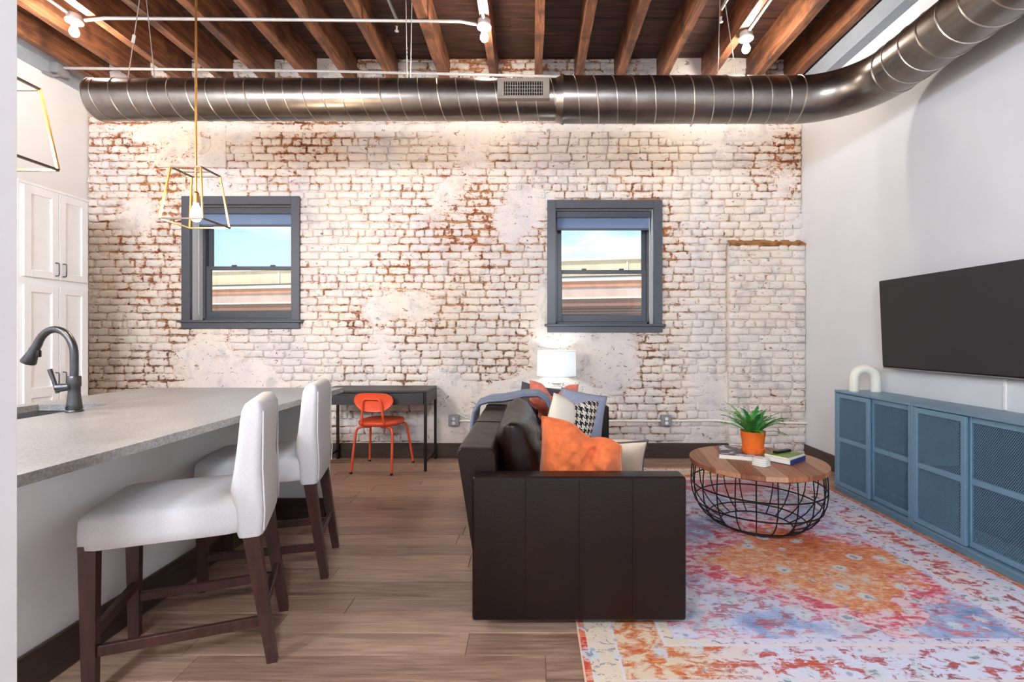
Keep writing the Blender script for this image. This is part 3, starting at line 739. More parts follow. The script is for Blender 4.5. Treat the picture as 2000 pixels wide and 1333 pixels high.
# hanger wires
for lab, pts in (('thin hanger wire with a clamp at the duct\'s left end', [(-3.075, YDU, ZJ + 0.1), (-3.18, YDU, ZDU + RS)]), ('straight hanger wire right of the clamped one, left part of duct', [(-3.04, YDU, ZJ + 0.1), (-2.965, YDU, ZDU + RS)]),
                 ('thin wire holding the middle of the duct, left one of two', [(-0.995, YDU, ZJ + 0.1), (-0.985, YDU, ZDU + RS)]), ('thin wire holding the middle of the duct, right one of two', [(-1.005 + 0.06, YDU, ZJ + 0.1), (-0.96, YDU, ZDU + RS)]),
                 ('thin wire beside the sprinkler head above the duct\'s wide part', [(1.475, YDU, ZJ + 0.1), (1.455, YDU, ZDU + RB)]), ('slanting wire right of the sprinkler head, wide part of duct', [(1.50, YDU, ZJ + 0.1), (1.60, YDU, ZDU + RB)])):
    hw = tag(MB().tube(pts, 0.0035, 6).build('hanger_wire', M_wire), lab, 'wire', 'wires holding the duct')
    if 'clamp at' in lab: MB().tube([(-3.127, YDU, 3.63), (-3.138, YDU, 3.57)], 0.011, 8).build('wire_clamp', M_conduit, hw)

# conduits under the joists
ZC = ZJ - 0.012
tag(MB().tube([(-3.66, 3.975, ZC - 0.02), (-3.5, 3.98, ZC), (-0.6, 4.02, ZC), (-0.46, 4.03, ZC - 0.02)], 0.0125, 10).build('electrical_conduit', M_conduit), 'white conduit running across joists between two bare bulbs', 'pipe', 'ceiling conduits')
tag(MB().tube([(-4.542, 4.72, ZC), (-2.0, 4.72, ZC - 0.03), (0.36, 4.72, ZC - 0.085)], 0.0125, 10).build('electrical_conduit', M_conduit), 'long white conduit running just above the duct', 'pipe', 'ceiling conduits')
for lab, x, y0_ in (('conduit running forward from the leftmost bare bulb', -3.73, 3.95), ('conduit running forward from the middle bare bulb', -0.40, 4.0), ('conduit running forward from the rightmost bare bulb', 1.84, 4.16)):
    tag(MB().tube([(x, y0_, ZC - 0.005), (x, -1.6, ZC - 0.005)], 0.0125, 10).build('electrical_conduit', M_conduit), lab, 'pipe', 'ceiling conduits')
jb = thing('junction_box', 'small grey metal box at top of left wall', 'box', (XL + 0.02, 4.72, 3.80))
MB().rbox(0, 0.09, -0.06, 0.06, 0.0, 0.10, 0.006).build('box_body', M_grey_plastic, jb); MB().tube([(0.04, 0, 0.0), (0.03, -0.05, -0.03), (0.0, -0.12, -0.03)], 0.012, 8).build('cable_clamp', M_grey_plastic, jb)

def bulb_fixture(x, y_, label, group='bare ceiling bulbs'):
    t = thing('ceiling_bulb', label, 'light', (x, y_, ZJ), group=group)
    MB().lathe([(0.05, -0.045), (0.052, -0.04), (0.052, 0.0)], 20).build('ceiling_box', M_conduit, t)
    MB().lathe([(0.022, -0.085), (0.028, -0.075), (0.058, -0.06), (0.062, -0.05), (0.058, -0.043)], 28).build('lampholder', M_porc, t)
    MB().lathe([(0.004, -0.175), (0.02, -0.170), (0.032, -0.152), (0.034, -0.138), (0.026, -0.112), (0.015, -0.09), (0.013, -0.084)], 14).build('bulb', M_bulb, t)
    return t
bulb_fixture(-3.73, 3.96, 'bare bulb in porcelain holder, leftmost, above the kitchen'); bulb_fixture(-0.40, 4.03, 'bare bulb in porcelain holder, middle one of the three'); bulb_fixture(1.84, 4.19, 'bare bulb in porcelain holder, rightmost, above the coffee table')
M_globe = emit('fill_globe_glow', (238, 244, 255), 150.0); M_fill_globe_k = emit('kitchen_fill_globe_glow', (244, 247, 255), 52.0)
for x, yg, lab in ((-3.3, -1.5, 'left-hand'), (-1.5, -1.5, 'middle'), (0.25, -1.5, 'right-hand'), (-3.0, 0.9, 'kitchen')):  # glowing globes out of view, added as fill light for the room
    t = thing('added_fill_globe', lab + ' unseen globe lamp added to brighten the room', 'pendant light', (x, yg, 2.75), group='added fill globes out of view')
    MB().lathe([(0.01, -.22)] + [(.22 * math.cos(R(q)), .22 * math.sin(R(q))) for q in range(-80, 81, 16)] + [(0.02, .22)], 20).build('globe', M_fill_globe_k if lab == 'kitchen' else M_globe, t)
    MB().tube([(0, 0, .215), (0, 0, ZJ - 2.75 + .05)], .006, 8).build('cord', M_black, t)

def sprinkler(x, y_, label):
    t = thing('sprinkler', label, 'sprinkler', (x, y_, 3.95))
    MB().tube([(0, 0, 0), (0, -3.0, 0)], 0.014, 10).build('supply_pipe', M_grey_plastic, t)
    MB().tube([(0, 0, 0.01), (0, 0, -0.06)], 0.012, 8).build('drop_nipple', M_brass, t)
    MB().lathe([(0.006, -0.105), (0.017, -0.102), (0.017, -0.098), (0.006, -0.09), (0.009, -0.06)], 14).build('sprinkler_head', M_conduit, t)
sprinkler(-1.15, 4.12, 'fire sprinkler head and pipe left of the middle bulb'); sprinkler(1.55, 4.0, 'fire sprinkler head and pipe left of the rightmost bulb')

# ================================================================== KITCHEN
pc = thing('tall_pantry_cabinet', 'tall white shaker pantry cabinet against the left wall', 'cabinet', (XL + 0.003, 3.84, 0))
D = 0.585
MB().box(0, D, 0, 0.61, 0.1, 2.49).box(0, D - 0.06, 0, 0.61, 0, 0.1).build('body', M_cab, pc)
MB().box(0, D + 0.012, -0.005, 0.615, 2.49, 2.51).build('top_panel', M_cab, pc)
def shaker(y0, y1, z0, z1, hz, hy, midrail=None):
    m = MB(); x = D + 0.002; st = 0.058
    m.rbox(x, x + 0.02, y0, y0 + st, z0, z1, 0.002, 1); m.rbox(x, x + 0.02, y1 - st, y1, z0, z1, 0.002, 1)
    m.rbox(x, x + 0.02, y0 + st, y1 - st, z0, z0 + st, 0.002, 1); m.rbox(x, x + 0.02, y0 + st, y1 - st, z1 - st, z1, 0.002, 1)
    if midrail: m.rbox(x, x + 0.02, y0 + st, y1 - st, midrail - 0.04, midrail + 0.04, 0.002, 1)
    m.box(x, x + 0.008, y0 + st, y1 - st, z0 + st, z1 - st)
    d = m.build('door', M_cab, pc)
    xh = x + 0.02
    MB().tube([(xh, hy, hz - 0.055), (xh + 0.026, hy, hz - 0.053), (xh + 0.03, hy, hz - 0.045), (xh + 0.03, hy, hz + 0.045), (xh + 0.026, hy, hz + 0.053), (xh, hy, hz + 0.055)], 0.0045, 8).build('handle', M_faucet, d)
shaker(0.03, 0.315, 1.745, 2.475, 1.83, 0.285); shaker(0.32, 0.585, 1.745, 2.475, 1.83, 0.35)
shaker(0.03, 0.315, 0.12, 1.68, 0.90, 0.285, 0.80); shaker(0.32, 0.585, 0.12, 1.68, 0.90, 0.35, 0.80)

pen = thing('kitchen_peninsula', 'white kitchen peninsula base with dark baseboard under the counter', 'cabinet', (-1.78, 0.98, 0))
mb = MB(); mb.box(-0.03, 0, 0, 2.43, 0, 0.868); mb.build('knee_wall', M_cab, pen)
mb = MB(); mb.box(-0.90, -0.03, 0, 0.75, 0, 0.868).box(-0.90, -0.03, 1.80, 2.40, 0, 0.868).box(-0.90, -0.86, 0.75, 1.8, 0.1, 0.868).box(-0.90, -0.03, 0.75, 1.8, 0.1, 0.14).build('base_carcass', M_cab, pen)
MB().box(-0.03, 0.355, 2.37, 2.45, 0, 0.868).build('wing_wall', M_cab, pen)
MB().rbox(0, 0.018, 0, 2.36, 0, 0.15, 0.003, 1).build('baseboard', M_base, pen)
MB().rbox(0.0, 0.372, 2.352, 2.37, 0, 0.15, 0.003, 1).rbox(0.355, 0.373, 2.352, 2.45, 0, 0.15, 0.003, 1).build('wing_baseboard', M_base, pen)
MB().rbox(0.355, 0.375, 2.38, 2.43, 0.83, 0.868, 0.003, 1).build('counter_cleat', M_cab, pen)
# counter with the sink cut-out
SX0, SX1, SY0, SY1 = -2.62, -2.24, 1.90, 2.58
cx0, cx1, cy0, cy1, cz0, cz1 = -2.72, -1.335, 0.98, 3.43, 0.868, 0.90
ct = MB(); gx = [cx0, SX0, SX1, cx1]; gy = [cy0, SY0, SY1, cy1]
for i in range(3):
    for j in range(3):
        if i == 1 and j == 1: continue
        for z, fl in ((cz0, 1), (cz1, 0)):
            q = [(gx[i], gy[j], z), (gx[i + 1], gy[j], z), (gx[i + 1], gy[j + 1], z), (gx[i], gy[j + 1], z)]
            ct.add(q[::-1] if fl else q, [(0, 1, 2, 3)])
def skirt(x0, x1, y0, y1):
    c4 = [(x0, y0), (x1, y0), (x1, y1), (x0, y1)]
    for k in range(4):
        a, c_ = c4[k], c4[(k + 1) % 4]; ct.add([(*a, cz0), (*c_, cz0), (*c_, cz1), (*a, cz1)], [(0, 1, 2, 3)])
skirt(cx0, cx1, cy0, cy1); skirt(SX0, SX1, SY0, SY1)
bmm = MB(); bmm.v = ct.v; bmm.f = ct.f; bmm.mi = ct.mi
cto = tag(bmm.build('countertop', M_stone, None, smooth=False), 'grey leathered stone countertop with a sink cut into it', 'countertop')
sk = tag(MB().build('undermount_sink', M_steel), 'stainless steel sink set under the stone counter', 'sink')
mb = MB(); t_ = 0.004; d_ = 0.20
mb.box(SX0 - .01, SX1 + .01, SY0 - .01, SY1 + .01, cz0 - d_ - t_, cz0 - d_)
for q in ((SX0 - .012, SX0 - .004, SY0 - .01, SY1 + .01), (SX1 + .004, SX1 + .012, SY0 - .01, SY1 + .01), (SX0 - .01, SX1 + .01, SY0 - .012, SY0 - .004), (SX0 - .01, SX1 + .01, SY1 + .004, SY1 + .012)): mb.box(*q, cz0 - d_, cz0)
tmp = mb.build('sink_bowl', M_steel); sk.data = tmp.data; bpy.data.objects.remove(tmp)

fc = thing('kitchen_faucet', 'gunmetal gooseneck faucet with pull-down spray standing by the sink', 'faucet', (-2.195, 2.33, cz1))
MB().lathe([(0.034, 0), (0.035, 0.004), (0.034, 0.008), (0.030, 0.012), (0.032, 0.016), (0.029, 0.04), (0.024, 0.09), (0.0235, 0.118), (0.0265, 0.124), (0.0265, 0.165), (0.024, 0.172)], 28).build('faucet_body', M_faucet, fc)
neck = [(0, 0, 0.165), (0, 0, 0.27)]
Rr = 0.092
for k in range(1, 16):
    a = R(150) * k / 15; neck.append((-Rr + Rr * math.cos(a), 0, 0.27 + 0.125 * math.sin(a)))
MB().tube(neck, 0.0165, 16).build('gooseneck', M_faucet, fc)
e0 = Vector(neck[-1]); dr = (Vector(neck[-1]) - Vector(neck[-2])).normalized()
sp = MB().tube([e0 - dr * 0.005, e0 + dr * 0.02, e0 + dr * 0.06, e0 + dr * 0.105, e0 + dr * 0.11], [0.0175, 0.018, 0.022, 0.031, 0.029], 18).build('spray_head', M_faucet, fc)
q = e0 + dr * 0.055; MB().rbox(q.x + 0.014, q.x + 0.034, -0.008, 0.008, q.z - 0.022, q.z + 0.012, 0.004, 2).build('spray_button', M_black, sp)
hb = MB().tube([(0, 0, 0.125), (-0.02, -0.01, 0.12), (-0.062, -0.02, 0.116)], [0.018, 0.017, 0.021], 16).build('handle_hub', M_faucet, fc)
MB().tube([(-0.058, -0.022, 0.092), (-0.074, -0.024, 0.15), (-0.092, -0.026, 0.205)], [0.008, 0.0085, 0.010], 12).build('lever', M_faucet, hb)

# ---- pendants
def pendant(x, y_, label):
    t = thing('pendant_lantern', label, 'pendant light', (x, y_, 1.94), group='open frame pendant lanterns')
    b_, t2, h = 0.125, 0.088, 0.31; s = 0.009
    for z, r_, n in ((0.0, b_, 'lower_bar'), (h, t2, 'upper_bar')):
        for k in range(4):
            c4 = [(-r_, -r_, z), (r_, -r_, z), (r_, r_, z), (-r_, r_, z)]; bar(MB(), c4[k], c4[(k + 1) % 4], s).build(n, M_bronze, t, smooth=False)
    for sx_, sy_ in ((-1, -1), (1, -1), (1, 1), (-1, 1)): bar(MB(), (sx_ * b_, sy_ * b_, 0), (sx_ * t2, sy_ * t2, h), s).build('corner_bar', M_brass, t, smooth=False)
    bar(MB(), (-t2, 0, h), (t2, 0, h), 0.012, 0.006).build('cross_bar', M_bronze, t, smooth=False)
    MB().tube([(0, 0, h - 0.14), (0, 0, ZJ - 1.94 + 0.1)], 0.0065, 10).build('rod', M_brass, t)
    MB().lathe([(0.017, h - 0.19), (0.018, h - 0.185), (0.018, h - 0.13), (0.01, h - 0.12)], 16).build('socket', M_brass, t)
    MB().lathe([(0.003, 0.01), (0.02, 0.016), (0.03, 0.035), (0.03, 0.055), (0.022, 0.085), (0.013, 0.12)], 14).build('bulb', M_pbulb, t)
pendant(-2.02, 2.92, 'brass and bronze open lantern pendant with glowing bulb, in front of window'); pendant(-2.06, 1.86, 'open lantern pendant partly hidden by the white wall end')

# ---- stools
def stool(x, y_, rz, label):
    t = thing('counter_stool', label, 'stool', (x, y_, 0), rz, 'upholstered counter stools')
    # seat: front is -x
    MB().loft([(0.520, -.03, 0, .255, .215), (0.525, -.03, 0, .262, .222), (0.56, -.03, 0, .262, .224), (0.615, -.03, 0, .260, .222), (0.630, -.03, 0, .252, .214), (0.642, -.03, 0, .235, .197), (0.654, -.03, 0, .17, .14), (0.659, -.03, 0, .06, .05)], 48, 10).build('seat', M_stool, t, angle=60)
    bk = MB().loft([(0.500, .243, 0, .046, .218), (0.515, .243, 0, .050, .222), (0.60, .242, 0, .054, .223), (0.68, .232, 0, .062, .224), (0.76, .236, 0, .052, .224), (0.86, .243, 0, .047, .223), (0.94, .248, 0, .045, .221), (0.975, .250, 0, .042, .216), (0.998, .251, 0, .034, .204), (1.010, .252, 0, .020, .185)], 48, 6).build('backrest', M_stool, t, angle=60)
    for s in (-1, 1): MB().tube([(.243 + .047, s * .212, .52), (.242 + .052, s * .215, .6), (.236 + .051, s * .215, .76), (.243 + .045, s * .215, .86), (.250 + .038, s * .207, .975)], 0.003, 6).build('piping', M_stool, bk)
    for s in (-1, 1):
        MB().hexa([(-.262, s * .19 - .019, 0), (-.226, s * .19 - .019, 0), (-.226, s * .19 + .019, 0), (-.262, s * .19 + .019, 0)], [(-.272, s * .19 - .024, .54), (-.222, s * .19 - .024, .54), (-.222, s * .19 + .024, .54), (-.272, s * .19 + .024, .54)]).build('leg', M_walnut, t, smooth=False)
        MB().hexa([(.30, s * .19 - .018, 0), (.336, s * .19 - .018, 0), (.336, s * .19 + .018, 0), (.30, s * .19 + .018, 0)], [(.215, s * .19 - .024, .53), (.27, s * .19 - .024, .53), (.27, s * .19 + .024, .53), (.215, s * .19 + .024, .53)]).build('leg', M_walnut, t, smooth=False)
        MB().rbox(-.23, .31, s * .19 - .011, s * .19 + .011, .145, .183, .003, 1).build('side_stretcher', M_walnut, t)
    MB().rbox(-.256, -.232, -.19, .19, .195, .235, .003, 1).build('front_stretcher', M_walnut, t)
    MB().rbox(.278, .300, -.19, .19, .195, .23, .003, 1).build('rear_stretcher', M_walnut, t)
stool(-1.375, 1.955, R(21), 'light grey upholstered counter stool nearest the viewer, dark wooden legs')
stool(-1.44, 2.65, R(14), 'light grey upholstered counter stool farther along the counter, by its end')

# ================================================================== DESK CORNER
dk = thing('writing_desk', 'black writing desk with thin metal legs against the brick wall', 'desk', (-1.505, 4.785, 0))
hx, hy = 0.515, 0.245
MB().rbox(-hx, hx, -hy, hy, .735, .755, .003, 1).build('desk_top', M_desk, dk)
MB().box(-hx + .004, hx - .004, -hy + .03, hy - .003, .625, .735).build('drawer_case', M_desk, dk)
def drawer(x0, x1):
    n = 14; w = x1 - x0; xc = (x0 + x1) / 2; top = []
    for i in range(n + 1):
        x = x0 + w * i / n; d = max(0, 1 - ((x - xc) / .11) ** 2); top.append((x, .733 - .03 * d))
    MB().prism([(x0, .622)] + [(x1, .622)] + top[::-1], -hy + .006, -hy + .03, 'y').build('drawer_front', M_desk, dk, smooth=False)
drawer(-hx + .03, -.004); drawer(.004, hx - .03)
for sx_ in (-1, 1):
    for sy_ in (-1, 1): MB().rbox(sx_ * (hx - .012) - .0125, sx_ * (hx - .012) + .0125, sy_ * (hy - .0125) - .0125, sy_ * (hy - .0125) + .0125, 0, .735, .002, 1).build('leg', M_black, dk)
    MB().rbox(sx_ * (hx - .012) - .008, sx_ * (hx - .012) + .008, -hy + .025, hy - .025, .075, .10, .002, 1).build('side_rail', M_black, dk)
    MB().box(sx_ * (hx - .004) - .004, sx_ * (hx - .004) + .004, -hy + .004, hy - .003, .622, .735).build('side_panel', M_desk, dk)

ch = thing('desk_chair', 'orange-red metal chair with rounded back, pushed in at the desk', 'chair', (-1.445, 4.66, 0), R(-7))
MB().loft([(.425, 0, 0, .17, .165), (.43, 0, 0, .19, .185), (.445, 0, 0, .202, .197), (.462, 0, 0, .202, .197), (.474, 0, 0, .19, .185), (.478, 0, 0, .15, .145)], 36, 2.6).build('seat', M_orange, ch, angle=60)
fr = []
for s in (-1, 1):
    MB().tube([(s * .05, -.12, .418), (s * .13, -.14, .418), (s * .165, -.155, .405), (s * .178, -.165, .37), (s * .195, -.225, 0.008)], .0115, 10).build('leg', M_orange, ch)
    MB().tube([(s * .05, .12, .418), (s * .14, .14, .418), (s * .178, .155, .405), (s * .19, .165, .37), (s * .228, .225, 0.008)], .0115, 10).build('leg', M_orange, ch)
for sx_, sy_ in ((-.195, -.225), (.195, -.225), (-.228, .225), (.228, .225)): MB().lathe([(.0125, 0), (.0135, .004), (.0135, .016), (.0115, .02)], 12, (sx_, sy_)).build('foot_cap', M_black, ch)
bw = [(-.105, -.10, .42), (-.105, -.185, .45), (-.10, -.2, .52), (-.09, -.214, .64), (-.082, -.217, .672), (-.06, -.219, .688), (.06, -.219, .688), (.082, -.217, .672), (.09, -.214, .64), (.10, -.2, .52), (.105, -.185, .45), (.105, -.10, .42)]
MB().tube(bw, .0095, 10).build('back_frame', M_orange, ch)
mb = MB(); n = 40
def bk_pt(a, k):
    c_, s_ = math.cos(a), math.sin(a); d = (abs(c_) ** 3.2 + abs(s_) ** 3.2) ** (-1 / 3.2); x = .19 * d * c_ * k; z = .655 + .088 * d * s_ * k
    if z < .655: x *= 1 - 0.28 * ((.655 - z) / .088)
    return x, z
secs = [(-.204, .9), (-.208, .985), (-.200, 1.0), (-.192, .985), (-.188, .9)]; vv = []
for (yy, k) in secs:
    for i in range(n):
        x, z = bk_pt(2 * math.pi * i / n, k); vv.append((x, yy + .9 * x * x + (z - .655) * -.1, z))
ff = [[j * n + i, j * n + (i + 1) % n, (j + 1) * n + (i + 1) % n, (j + 1) * n + i] for j in range(4) for i in range(n)] + [list(range(n - 1, -1, -1)), [4 * n + i for i in range(n)]]
mb.add(vv, ff).build('backrest', M_orange, ch, angle=60)

# outlets and conduit along the wall
def outlet(x, y_, label):
    t = thing('outlet_box', label, 'outlet', (x, y_, .335))
    MB().rbox(-.055, .055, -.055, 0, 0, .11, .006, 2).build('box_body', M_grey_plastic, t)
    pl = MB().rbox(-.05, .05, -.060, -.054, .004, .106, .003, 1).build('cover_plate', M_grey_plastic, t)
    for z in (.032, .076): MB().lathe([(.017, 0), (.018, .003), (.016, .005)], 16, M=Matrix.Translation((0, -.059, z)) @ Matrix.Rotation(R(90), 4, 'X')).build('socket', M_white_plastic, pl)
outlet(-.815, YW - .014, 'grey metal outlet box on the brick between desk and sofa'); outlet(1.385, YW - .014, 'grey metal outlet box on the brick under the right window')
tag(MB().tube([(-.76, YW - .04, .385), (1.33, YW - .04, .385)], .011, 10).build('wall_conduit', M_cream), 'cream conduit along the brick behind the sofa', 'pipe', 'conduits along the brick wall')
tag(MB().tube([(1.44, YW - .04, .385), (1.9, YW - .04, .39), (2.0, YW - .11, .385), (2.81, YW - .115, .375)], .011, 10).build('wall_conduit', M_cream), 'cream conduit from the outlet to the right corner, behind the fern', 'pipe', 'conduits along the brick wall')
tag(MB().tube([(-.93, YW - .03, .63), (-.88, YW - .035, .56), (-.80, YW - .04, .47), (-.72, YW - .04, .43), (-.62, YW - .05, .40), (-.45, YW - .06, .36)], .004, 6).build('lamp_cord', M_cream), 'thin cream cord drooping across the brick above the outlet', 'cord')

# ================================================================== LIVING AREA
rug = tag(MB().rbox(0, RX1 - RX0, 0, RY1 - RY0, 0.0, .009, .003, 1).build('area_rug', M_rug, None, (RX0, RY0, 0.0005)), 'large distressed rug in orange, pink and pale blue under the coffee table', 'rug')

sf = thing('leather_sofa', 'dark brown leather sofa seen from its near end', 'sofa', (0.2, 3.16, 0))
sy0, sy1 = 2.065 - 3.16, 4.26 - 3.16; ax0, ax1 = -.257 - .2, .655 - .2
for y0_, y1_ in ((sy0, sy0 + .105), (sy1 - .105, sy1)):
    ar = MB().rbox(ax0, ax1, y0_, y1_, .05, .664, .016, 3).build('arm', M_leather, sf)
    yo = y0_ - .0005 if y0_ < 0 else y1_ + .0005
    for fx in (.25, .5, .75):
        x = ax0 + (ax1 - ax0) * fx; MB().tube([(x, yo, .075), (x, yo, .655)], .0018, 6).build('seam', M_leather, ar)
    MB().tube([(ax0 + .012, yo + (.006 if y0_ < 0 else -.006), .66), (ax1 - .012, yo + (.006 if y0_ < 0 else -.006), .66), (ax1 - .008, yo + (.006 if y0_ < 0 else -.006), .08)], .004, 6).build('piping', M_leather, ar)
# raked back
bp = [(-.435, .10), (-.30, .10), (-.355, .60), (-.365, .745), (-.375, .758), (-.39, .765), (-.515, .768), (-.53, .762), (-.538, .745)]
mb = MB(); ys = [sy0 + .09, sy0 + .10, sy0 + .12, 0, sy1 - .12, sy1 - .10, sy1 - .09]; sc = [.93, .98, 1, 1, 1, .98, .93]
cxm, czm = -.43, .45
n = len(bp)
for yy, k in zip(ys, sc): mb.v += [(cxm + (p[0] - cxm) * k, yy, czm + (p[1] - czm) * (1 - (1 - k) * .3)) for p in bp]
mb.f = [[i * n + j, i * n + (j + 1) % n, (i + 1) * n + (j + 1) % n, (i + 1) * n + j] for i in range(len(ys) - 1) for j in range(n)] + [list(range(n - 1, -1, -1)), [(len(ys) - 1) * n + j for j in range(n)]]
mb.mi = [0] * len(mb.f)
bko = mb.build('back', M_leather, sf, angle=50)
for yy in (sy0 + .75, sy0 + 1.45): MB().tube([(-.54, yy, .74), (-.53, yy, .766), (-.515, yy, .7695), (-.385, yy, .767)], .002, 6).build('seam', M_leather, bko)
MB().rbox(-.35, ax1 - .02, sy0 + .1, sy1 - .1, .09, .27, .012, 2).build('base_frame', M_leather, sf)
ym = 0.0
for y0_, y1_ in ((sy0 + .108, ym - .003), (ym + .003, sy1 - .108)):
    MB().loft([(.275, .095, (y0_ + y1_) / 2, .345, (y1_ - y0_) / 2 - .01), (.285, .095, (y0_ + y1_) / 2, .355, (y1_ - y0_) / 2), (.40, .095, (y0_ + y1_) / 2, .355, (y1_ - y0_) / 2), (.42, .095, (y0_ + y1_) / 2, .345, (y1_ - y0_) / 2 - .01), (.435, .095, (y0_ + y1_) / 2, .28, (y1_ - y0_) / 2 - .08)], 48, 9).build('seat_cushion', M_leather, sf, angle=60)
for sx_, zf in ((ax0 + .12, 0), (ax1 - .12, .0097)):
    for yy in (sy0 + .16, sy1 - .16): MB().hexa([(sx_ - .02, yy - .02, zf), (sx_ + .02, yy - .02, zf), (sx_ + .02, yy + .02, zf), (sx_ - .02, yy + .02, zf)], [(sx_ - .028, yy - .028, .10), (sx_ + .028, yy - .028, .10), (sx_ + .028, yy + .028, .10), (sx_ - .028, yy + .028, .10)]).build('foot', M_walnut, sf, smooth=False)

def pillow(name, w, h, t, mat, parent=None, chop=0.0, cu=0.0, slump=0.0, sag=0.0, n=22, pinch=.10, pe=2.4, pq=.55, wrinkle=0.0, seed=1):
    rnd = random.Random(seed); ph = [rnd.uniform(0, 6.28) for _ in range(6)]
    mb = MB(); ids = {}
    for side in (1, -1):
        for i in range(n + 1):
            for j in range(n + 1):
                u, v = -1 + 2 * i / n, -1 + 2 * j / n
                if side < 0 and (i in (0, n) or j in (0, n)): ids[side, i, j] = ids[1, i, j]; continue
                x = u * w / 2 * (1 - pinch * (1 - v * v) * abs(u) ** 2 * .6); z = v * h / 2 * (1 - pinch * (1 - u * u) * abs(v) ** 2 * .6)
                th = t / 2 * ((1 - abs(u) ** pe) * (1 - abs(v) ** pe)) ** pq
                if chop and v > -.2: z -= chop * math.exp(-((u - cu) / .34) ** 2) * ((v + .2) / 1.2) ** 1.5; th *= 1 - .35 * math.exp(-((u - cu) / .2) ** 2) * max(0, v)
                if slump and u > -.3: q_ = ((u + .3) / 1.3) ** 1.2 * ((v + 1) / 2) ** 1.6; z -= slump * q_; x -= slump * .45 * q_ * max(0, u); th += .035 * math.exp(-((u - .45) / .3) ** 2 - ((v - .45) / .3) ** 2) - .05 * math.exp(-((u + .02 - .3 * v) / .1) ** 2 - ((v - .5) / .4) ** 2)
                if wrinkle: th += wrinkle * (math.sin(9 * u + 5 * v + ph[0]) * math.sin(6 * v - 4 * u + ph[1]) + .6 * math.sin(15 * v + 7 * u + ph[2]) + .5 * math.sin(23 * u - 11 * v + ph[3]) * math.sin(5 * v + ph[4])) * (1 - u * u) * (1 - v * v)
                z -= sag * (1 - u * u) * (v + 1) / 2
                ids[side, i, j] = len(mb.v); mb.v.append((x, -side * th, z))
    for side in (1, -1):
        for i in range(n):
            for j in range(n):
                q = [ids[side, i, j], ids[side, i + 1, j], ids[side, i + 1, j + 1], ids[side, i, j + 1]]
                mb.f.append(q if side > 0 else q[::-1]); mb.mi.append(0)
    rim = [ids[1, i, 0] for i in range(n)] + [ids[1, n, j] for j in range(n)] + [ids[1, i, n] for i in range(n, 0, -1)] + [ids[1, 0, j] for j in range(n, 0, -1)]
    o = mb.build(name, mat, parent, angle=170); o['rim'] = 0; del o['rim']
    return o, [mb.v[k] for k in rim]
def place(o, loc, rx=0, ry=0, rz=0): o.location = loc; o.rotation_euler = (R(rx), R(ry), R(rz)); return o
# loose back cushions of the sofa (parts): face +x
for k, (yc, wd, hh, zc_, sd_) in enumerate(((-.42, .98, .45, .64, 3), (.37, .56, .38, .61, 5))):
    o, rim = pillow('back_cushion', wd, hh, .23, M_leather, sf, sag=.02, n=40, pinch=.03, pe=3.6, pq=.42, wrinkle=.010, seed=sd_)
    place(o, (-.262, yc, zc_), 0, -9 if k == 0 else -8, 90)
    o.rotation_euler = (R(-10), 0, R(90))

def cushion(name, label, w, t, mat, loc, rx, ry, rz, piping=None, **k):
    o, rim = pillow(name, w, w, t, mat, None, **k); place(o, loc, rx, ry, rz); tag(o, label, 'cushion', 'cushions on the sofa')
    if piping: MB().tube(rim, .0045, 6, closed=True).build('piping', piping, o)
    return o
cushion('throw_cushion', 'bright orange velvet cushion with a dented top beside the near arm', .43, .18, M_velvet, (.245, 2.325, .655), 12, 5, -4, chop=.045, cu=.05, slump=.11, wrinkle=.011, seed=2, n=40, piping=M_velvet)
cushion('throw_cushion', 'beige cushion with dark piping behind the orange one', .42, .14, M_beige, (.395, 2.62, .585), 48, -3, -6, piping=M_charc, seed=4)
cushion('throw_cushion', 'cream and black houndstooth cushion leaning on the sofa back', .42, .14, M_hound, (.225, 2.98, .685), 8, 12, 42, seed=6, chop=.03)
cushion('throw_cushion', 'grey-blue linen cushion leaning against the far arm', .38, .14, M_greyblue, (.375, 3.74, .65), -12, 12, 10, seed=8)
cushion('throw_cushion', 'coral pink velvet cushion with a dented top in the far corner', .41, .15, M_pink, (.165, 3.965, .685), -6, 5, 6, seed=9, chop=.11)
cushion('throw_cushion', 'charcoal cushion whose corner shows behind the blue throw', .36, .08, M_charc, (.05, 4.098, .67), -2, 12, 3, seed=11)

# throw over the sofa back
prof = [(-.385, .42), (-.392, .55), (-.392, .66), (-.385, .74), (-.36, .785), (-.30, .80), (-.20, .803), (-.14, .812), (-.06, .83), (.04, .83), (.09, .80), (.125, .73), (.135, .66)]
mb = MB(); ny = 16; npf = len(prof); th = .026; y0_, y1_ = 3.40, 3.72
for side in (0, 1):
    for j in range(ny + 1):
        yy = y0_ + (y1_ - y0_) * j / ny
        for i, (x, z) in enumerate(prof):
            a, b2 = prof[max(0, i - 1)], prof[min(npf - 1, i + 1)]; d = Vector((b2[0] - a[0], b2[1] - a[1])).normalized(); nr = Vector((-d.y, d.x))
            wv = .008 * math.sin(j * 1.1 + i * .6) + (.012 if j in (0, ny) else 0) * -1
            k = (th if side else 0) + wv * side
            if j in (0, ny): k = th * .5
            mb.v.append((x + nr.x * k, yy + (-.16 + .02 * i), z + nr.y * k))
L = (ny + 1) * npf
for s_ in (0, 1):
    for j in range(ny):
        for i in range(npf - 1):
            a = s_ * L + j * npf + i; q = [a, a + 1, a + npf + 1, a + npf]; mb.f.append(q if s_ else q[::-1])
for j in range(ny):
    for i in (0, npf - 1): a = j * npf + i; mb.f.append([a, a + npf, L + a + npf, L + a])
for i in range(npf - 1):
    for j in (0, ny): a = j * npf + i; mb.f.append([a, a + 1, L + a + 1, L + a])
mb.mi = [0] * len(mb.f)
